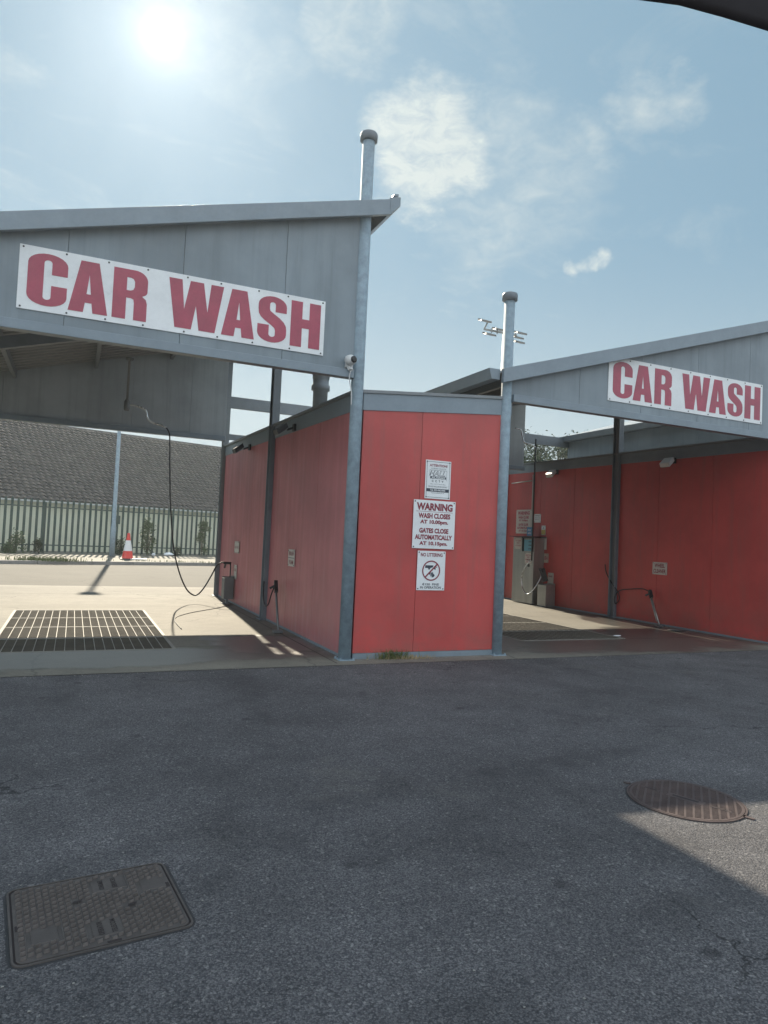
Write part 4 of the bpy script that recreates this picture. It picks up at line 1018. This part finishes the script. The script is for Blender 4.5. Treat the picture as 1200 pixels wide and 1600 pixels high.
def bush(name, label, x, y, w_, h, n, mat='leaf_dark', z=.108, group=None, leaf=.05, seed=1, cat='weed', trunkr=.012):
    rnd = random.Random(seed); r = root(name, label, cat, (x, y, z), group)
    m = MB(); ns = 7
    for i in range(ns):
        a = rnd.uniform(0, 2*PI); rr_ = rnd.uniform(.1, .5)*w_
        m.tube([(x, y, z), (x+math.cos(a)*rr_*.3, y+math.sin(a)*rr_*.3, z+h*.4), (x+math.cos(a)*rr_, y+math.sin(a)*rr_, z+h*rnd.uniform(.6, .98))], lambda u: trunkr*(1-.7*u), 5, sub=3)
    m.build('stems', 'stem', r)
    m = MB()
    cl_ = [(rnd.gauss(0, .28)*w_, rnd.gauss(0, .25)*w_, rnd.uniform(.12, .95)*h, rnd.uniform(.10, .24)*w_) for _ in range(18)]
    for i in range(n):
        c = rnd.choice(cl_); q = c[2]/h; shrink = 1.0-.55*q
        p = Vector((x+c[0]*shrink+rnd.gauss(0, c[3]*.8), y+c[1]*shrink+rnd.gauss(0, c[3]*.8), max(z+.02, z+c[2]+rnd.gauss(0, c[3]))))
        d1 = Vector((rnd.gauss(0, 1), rnd.gauss(0, 1), rnd.gauss(0, .6))).normalized(); d2 = d1.orthogonal().normalized()
        d2 = (d2*math.cos(rnd.uniform(0, 6)) + d1.cross(d2)*math.sin(rnd.uniform(0, 6))).normalized(); l = leaf*rnd.uniform(.6, 1.3)
        m.poly([p-d1*l, p-d2*l*.42, p+d1*l*1.1, p+d2*l*.42])
    m.build('leaves', mat, r)
wl = [(-.9, .55, .6, 600, 'dark leafy weed at the fence foot, leftmost of the row'), (.15, .45, .35, 350, 'low weed at the fence foot between the leftmost weed and the lamp post'), (1.25, .35, .55, 300, 'small weed at the fence foot just left of the lamp post'),
      (2.85-1.2, .0, .0, 0, ''), (4.55, .5, .65, 500, 'dark weed at the fence foot right of the cone'), (5.75, .75, 1.55, 1500, 'tall bushy dark weed climbing the fence behind the hanging hose'),
      (7.15, .4, .35, 300, 'low weed at the fence foot right of the white litter'), (8.35, .55, 2.0, 1300, 'tallest dark creeper on the fence by the red wall edge'), (-2.3, .4, .35, 200, 'tiny weed at the fence foot at the very left edge')]
for i, (t_, w_, h, n, lb) in enumerate(wl):
    if n: p = F(t_, -.25); bush('fence_weed', lb, p.x, p.y, w_, h, n, 'leaf_dark' if i % 2 == 0 else 'leaf', group='weeds along the fence foot', seed=i+20)
p = F(2.45, -.3)
bush('fence_weed', 'bushy weed with pale flowers at the fence foot left of the lamp post', p.x-2.0, p.y-.55, .7, .75, 650, 'leaf', group='weeds along the fence foot', seed=77)
r = root('kerb_grass', 'low green grass tuft growing over the kerb at the left', 'weed', (-.75, 25.3, .1))
m = MB(); rnd = random.Random(5); blades(m, -.75, 25.35, .55, .16, 500, .05, .20, z=.10, rnd=rnd, lean=.8, wd=.012); m.build('blades', 'grass', r)
m = MB(); blades(m, 3.6, 26.75, 1.3, .08, 160, .03, .12, z=.10, rnd=rnd, lean=.8, wd=.01)
tag(m.build('kerb_grass', 'grass'), 'thin line of grass sprouts along the kerb right of the cone', 'weed')
# crumpled white litter by the fence
def crumple(name, label, x, y, z, sx, sy, sz, seed, mat='litter_white'):
    rnd = random.Random(seed); m = MB(); n, kk = 9, 5
    pts = [[(x+sx*math.cos(2*PI*i/n)*math.sin(PI*(j+.5)/kk)*rnd.uniform(.7, 1.15), y+sy*math.sin(2*PI*i/n)*math.sin(PI*(j+.5)/kk)*rnd.uniform(.7, 1.15), z+sz*(1-math.cos(PI*(j+.5)/kk))*rnd.uniform(.8, 1.1)*.5) for i in range(n)] for j in range(kk)]
    i0 = 0
    for row in pts: m.v += row
    for j in range(kk-1):
        for i in range(n): m.f.append((j*n+i, j*n+(i+1) % n, (j+1)*n+(i+1) % n, (j+1)*n+i)); m.m.append(0)
    m.f.append(tuple((kk-1)*n+i for i in range(n))); m.m.append(0)
    return tag(m.build(name, mat), label, 'litter')
p = F(6.6, -.55); crumple('plastic_litter', 'crumpled white plastic litter on the pavement at the fence foot', p.x, p.y, .108, .22, .12, .17, 4)
p = F(5.9, -.6); crumple('paper_litter', 'small pale scrap on the pavement below the tall bushy weed', p.x, p.y, .108, .09, .08, .14, 8)
crumple('paper_litter', 'small flat white scrap on the wet floor near the right grate', 7.75, 8.3, .005, .09, .03, .018, 12)
crumple('rag', 'pale crumpled rag on the floor against the right red wall base', 9.45, 8.72, .005, .22, .10, .035, 14, 'holder_grey')

# ------------------------------------------------------------------ far right: block wall, trees, floodlight mast
r = root('block_wall', 'grey concrete block wall behind the right-hand bay', 'wall', (15, 21.5, 0))
m = MB()
for j in range(8):
    x = 11.0 - (.22 if j % 2 else 0)
    while x < 26: m.box(x, x+.43, 21.5, 21.7, j*.225, j*.225+.217); x += .44
m.build('blocks', 'block_wall_grey', r); 
def tree(label, x, y, h, cw, n, seed):
    rnd = random.Random(seed); r = root('broadleaf_tree', label, 'tree', (x, y, 0), 'trees behind the right-hand bay')
    m = MB(); m.tube([(x, y, -.05), (x+.05, y, h*.3), (x-.08, y+.05, h*.55), (x, y, h*.85)], lambda u: .16*(1-.8*u), 10)
    for i in range(9):
        a = rnd.uniform(0, 2*PI); z0 = h*rnd.uniform(.3, .6); m.tube([(x, y, z0), (x+math.cos(a)*cw*.3, y+math.sin(a)*cw*.3, z0+h*.15), (x+math.cos(a)*cw*.75, y+math.sin(a)*cw*.7, z0+h*rnd.uniform(.2, .35))], lambda u: .05*(1-.8*u), 6, sub=3)
    m.build('trunk', 'stem', r)
    m = MB(); cs_ = []
    for i in range(46):
        a = rnd.uniform(0, 2*PI); q = math.sqrt(rnd.random())*cw; cs_.append((x+math.cos(a)*q, y+math.sin(a)*q, h*rnd.uniform(.28, 1.0-.3*q/cw), rnd.uniform(.18, .42)))
    for i in range(n):
        c = rnd.choice(cs_); p = Vector((rnd.gauss(c[0], c[3]), rnd.gauss(c[1], c[3]), rnd.gauss(c[2], c[3]*.7)))
        d1 = Vector((rnd.gauss(0, 1), rnd.gauss(0, 1), rnd.gauss(0, .7))).normalized(); d2 = d1.orthogonal().normalized(); l = rnd.uniform(.05, .11)
        m.poly([p-d1*l, p-d2*l*.5, p+d1*l, p+d2*l*.5])
    m.build('crown', 'leaf_dark', r)
tree('dark leafy tree seen through the gap beside the rear column of the right red wall', 15.2, 24.0, 4.9, 1.9, 9000, 1)
tree('lower dark tree over the block wall, right of the leafier one behind the right-hand bay', 18.6, 24.8, 5.2, 1.9, 7000, 2)
tree('large dark tree far behind the pay machine end of the right red wall', 20.6, 30, 8.0, 2.5, 12000, 5)
tree('large dark tree far behind, next right of the one over the pay machine', 24.2, 30.8, 8.2, 2.8, 12000, 6)
r = root('floodlight_mast', 'distant floodlight mast with six lamp heads behind the shorter capped post', 'floodlight mast', (26.35, 40, 0))
m = MB(); m.lathe(26.35, 40, [(.20, -.02), (.09, 16.0)], 12); m.build('pole', 'steel_grey', r, smooth=True)
m = MB(); m.beam((24.75, 40, 15.9), (27.4, 40, 15.9), .10, .10); m.beam((24.75, 40, 15.9), (24.75, 39.6, 16.25), .07, .07)
for x in (25.35, 25.8, 27.3): m.beam((x, 40, 15.9), (x-.25, 39.6, 15.9), .06, .06); m.beam((x-.25, 39.6, 15.9), (x-.25, 39.6, 15.6), .06, .06)
m.build('crossbar', 'steel_grey', r)
for (x, z_, dx_) in ((24.55, 16.35, 0), (24.95, 15.5, 0), (25.7, 15.95, 0), (27.45, 16.0, 0), (27.2, 15.65, 0), (27.3, 15.35, 0)):
    m = MB(); m.hexa([(x-.5, 39.25, z_-.2), (x+.38, 39.35, z_-.18), (x+.38, 39.85, z_-.02), (x-.42, 39.85, z_+.02), (x-.42, 39.35, z_-.02), (x+.38, 39.35, z_-.06), (x+.38, 39.85, z_+.12), (x-.42, 39.85, z_+.16)])
    m.build('lamp_head', 'dark_metal', r)

# ------------------------------------------------------------------ dark header of the car the picture is taken from
pts = [(.262, .390, 1.757), (.288, .380, 1.746), (.310, .373, 1.737), (.329, .362, 1.731), (.357, .343, 1.723), (.381, .328, 1.713), (.405, .312, 1.701), (.434, .292, 1.683), (.467, .267, 1.658), (.50, .235, 1.63)]
pts = [Vector(p) for p in pts]; fw = Vector((.408, .912, .0)); upv = Vector((0.02, -.05, 1)).normalized()
m = MB(); ring_ = []
for i, p in enumerate(pts):
    t_ = (pts[min(i+1, len(pts)-1)]-pts[max(i-1, 0)]).normalized(); n_ = fw.cross(t_).normalized()
    if n_.z < 0: n_ = -n_
    ring_.append([p+fw*.004+n_*.004, p+n_*.0, p-fw*.006+n_*.003, p-fw*.02+n_*.10, p+fw*.02+n_*.11, p+fw*.012+n_*.03])
i0 = 0
for R_i in ring_: m.v += [tuple(v_) for v_ in R_i]
K = 6
for i in range(len(ring_)-1):
    for j in range(K): m.f.append((i*K+j, i*K+(j+1) % K, (i+1)*K+(j+1) % K, (i+1)*K+j)); m.m.append(0)
m.f.append(tuple(reversed(range(K)))); m.f.append(tuple((len(ring_)-1)*K+j for j in range(K))); m.m += [0, 0]
tag(m.build('car_roof_trim', 'trim_black', smooth=True), 'dark curved edge of the car roof lining at the upper right corner of the view', 'car trim')

# ------------------------------------------------------------------ thin haze volume added to stand in for the windscreen's glare
hm = bpy.data.materials.new('glare_haze_air'); hm.use_nodes = True; ht = NT(hm.node_tree); ht.n.clear()
pv = ht.node('ShaderNodeVolumePrincipled'); pv.inputs['Density'].default_value = 0.0013; pv.inputs['Color'].default_value = (0.86, 0.94, 1.0, 1)
pv.inputs['Anisotropy'].default_value = 0.55
mo = ht.node('ShaderNodeOutputMaterial'); ht.l.new(pv.outputs[0], mo.inputs['Volume']); MATS['glare_haze_air'] = hm
hz_o = MB().box(-70, 80, -40, 95, -1.2, 18.5).build('glare_haze', 'glare_haze_air'); hz_o['kind'] = 'stuff'
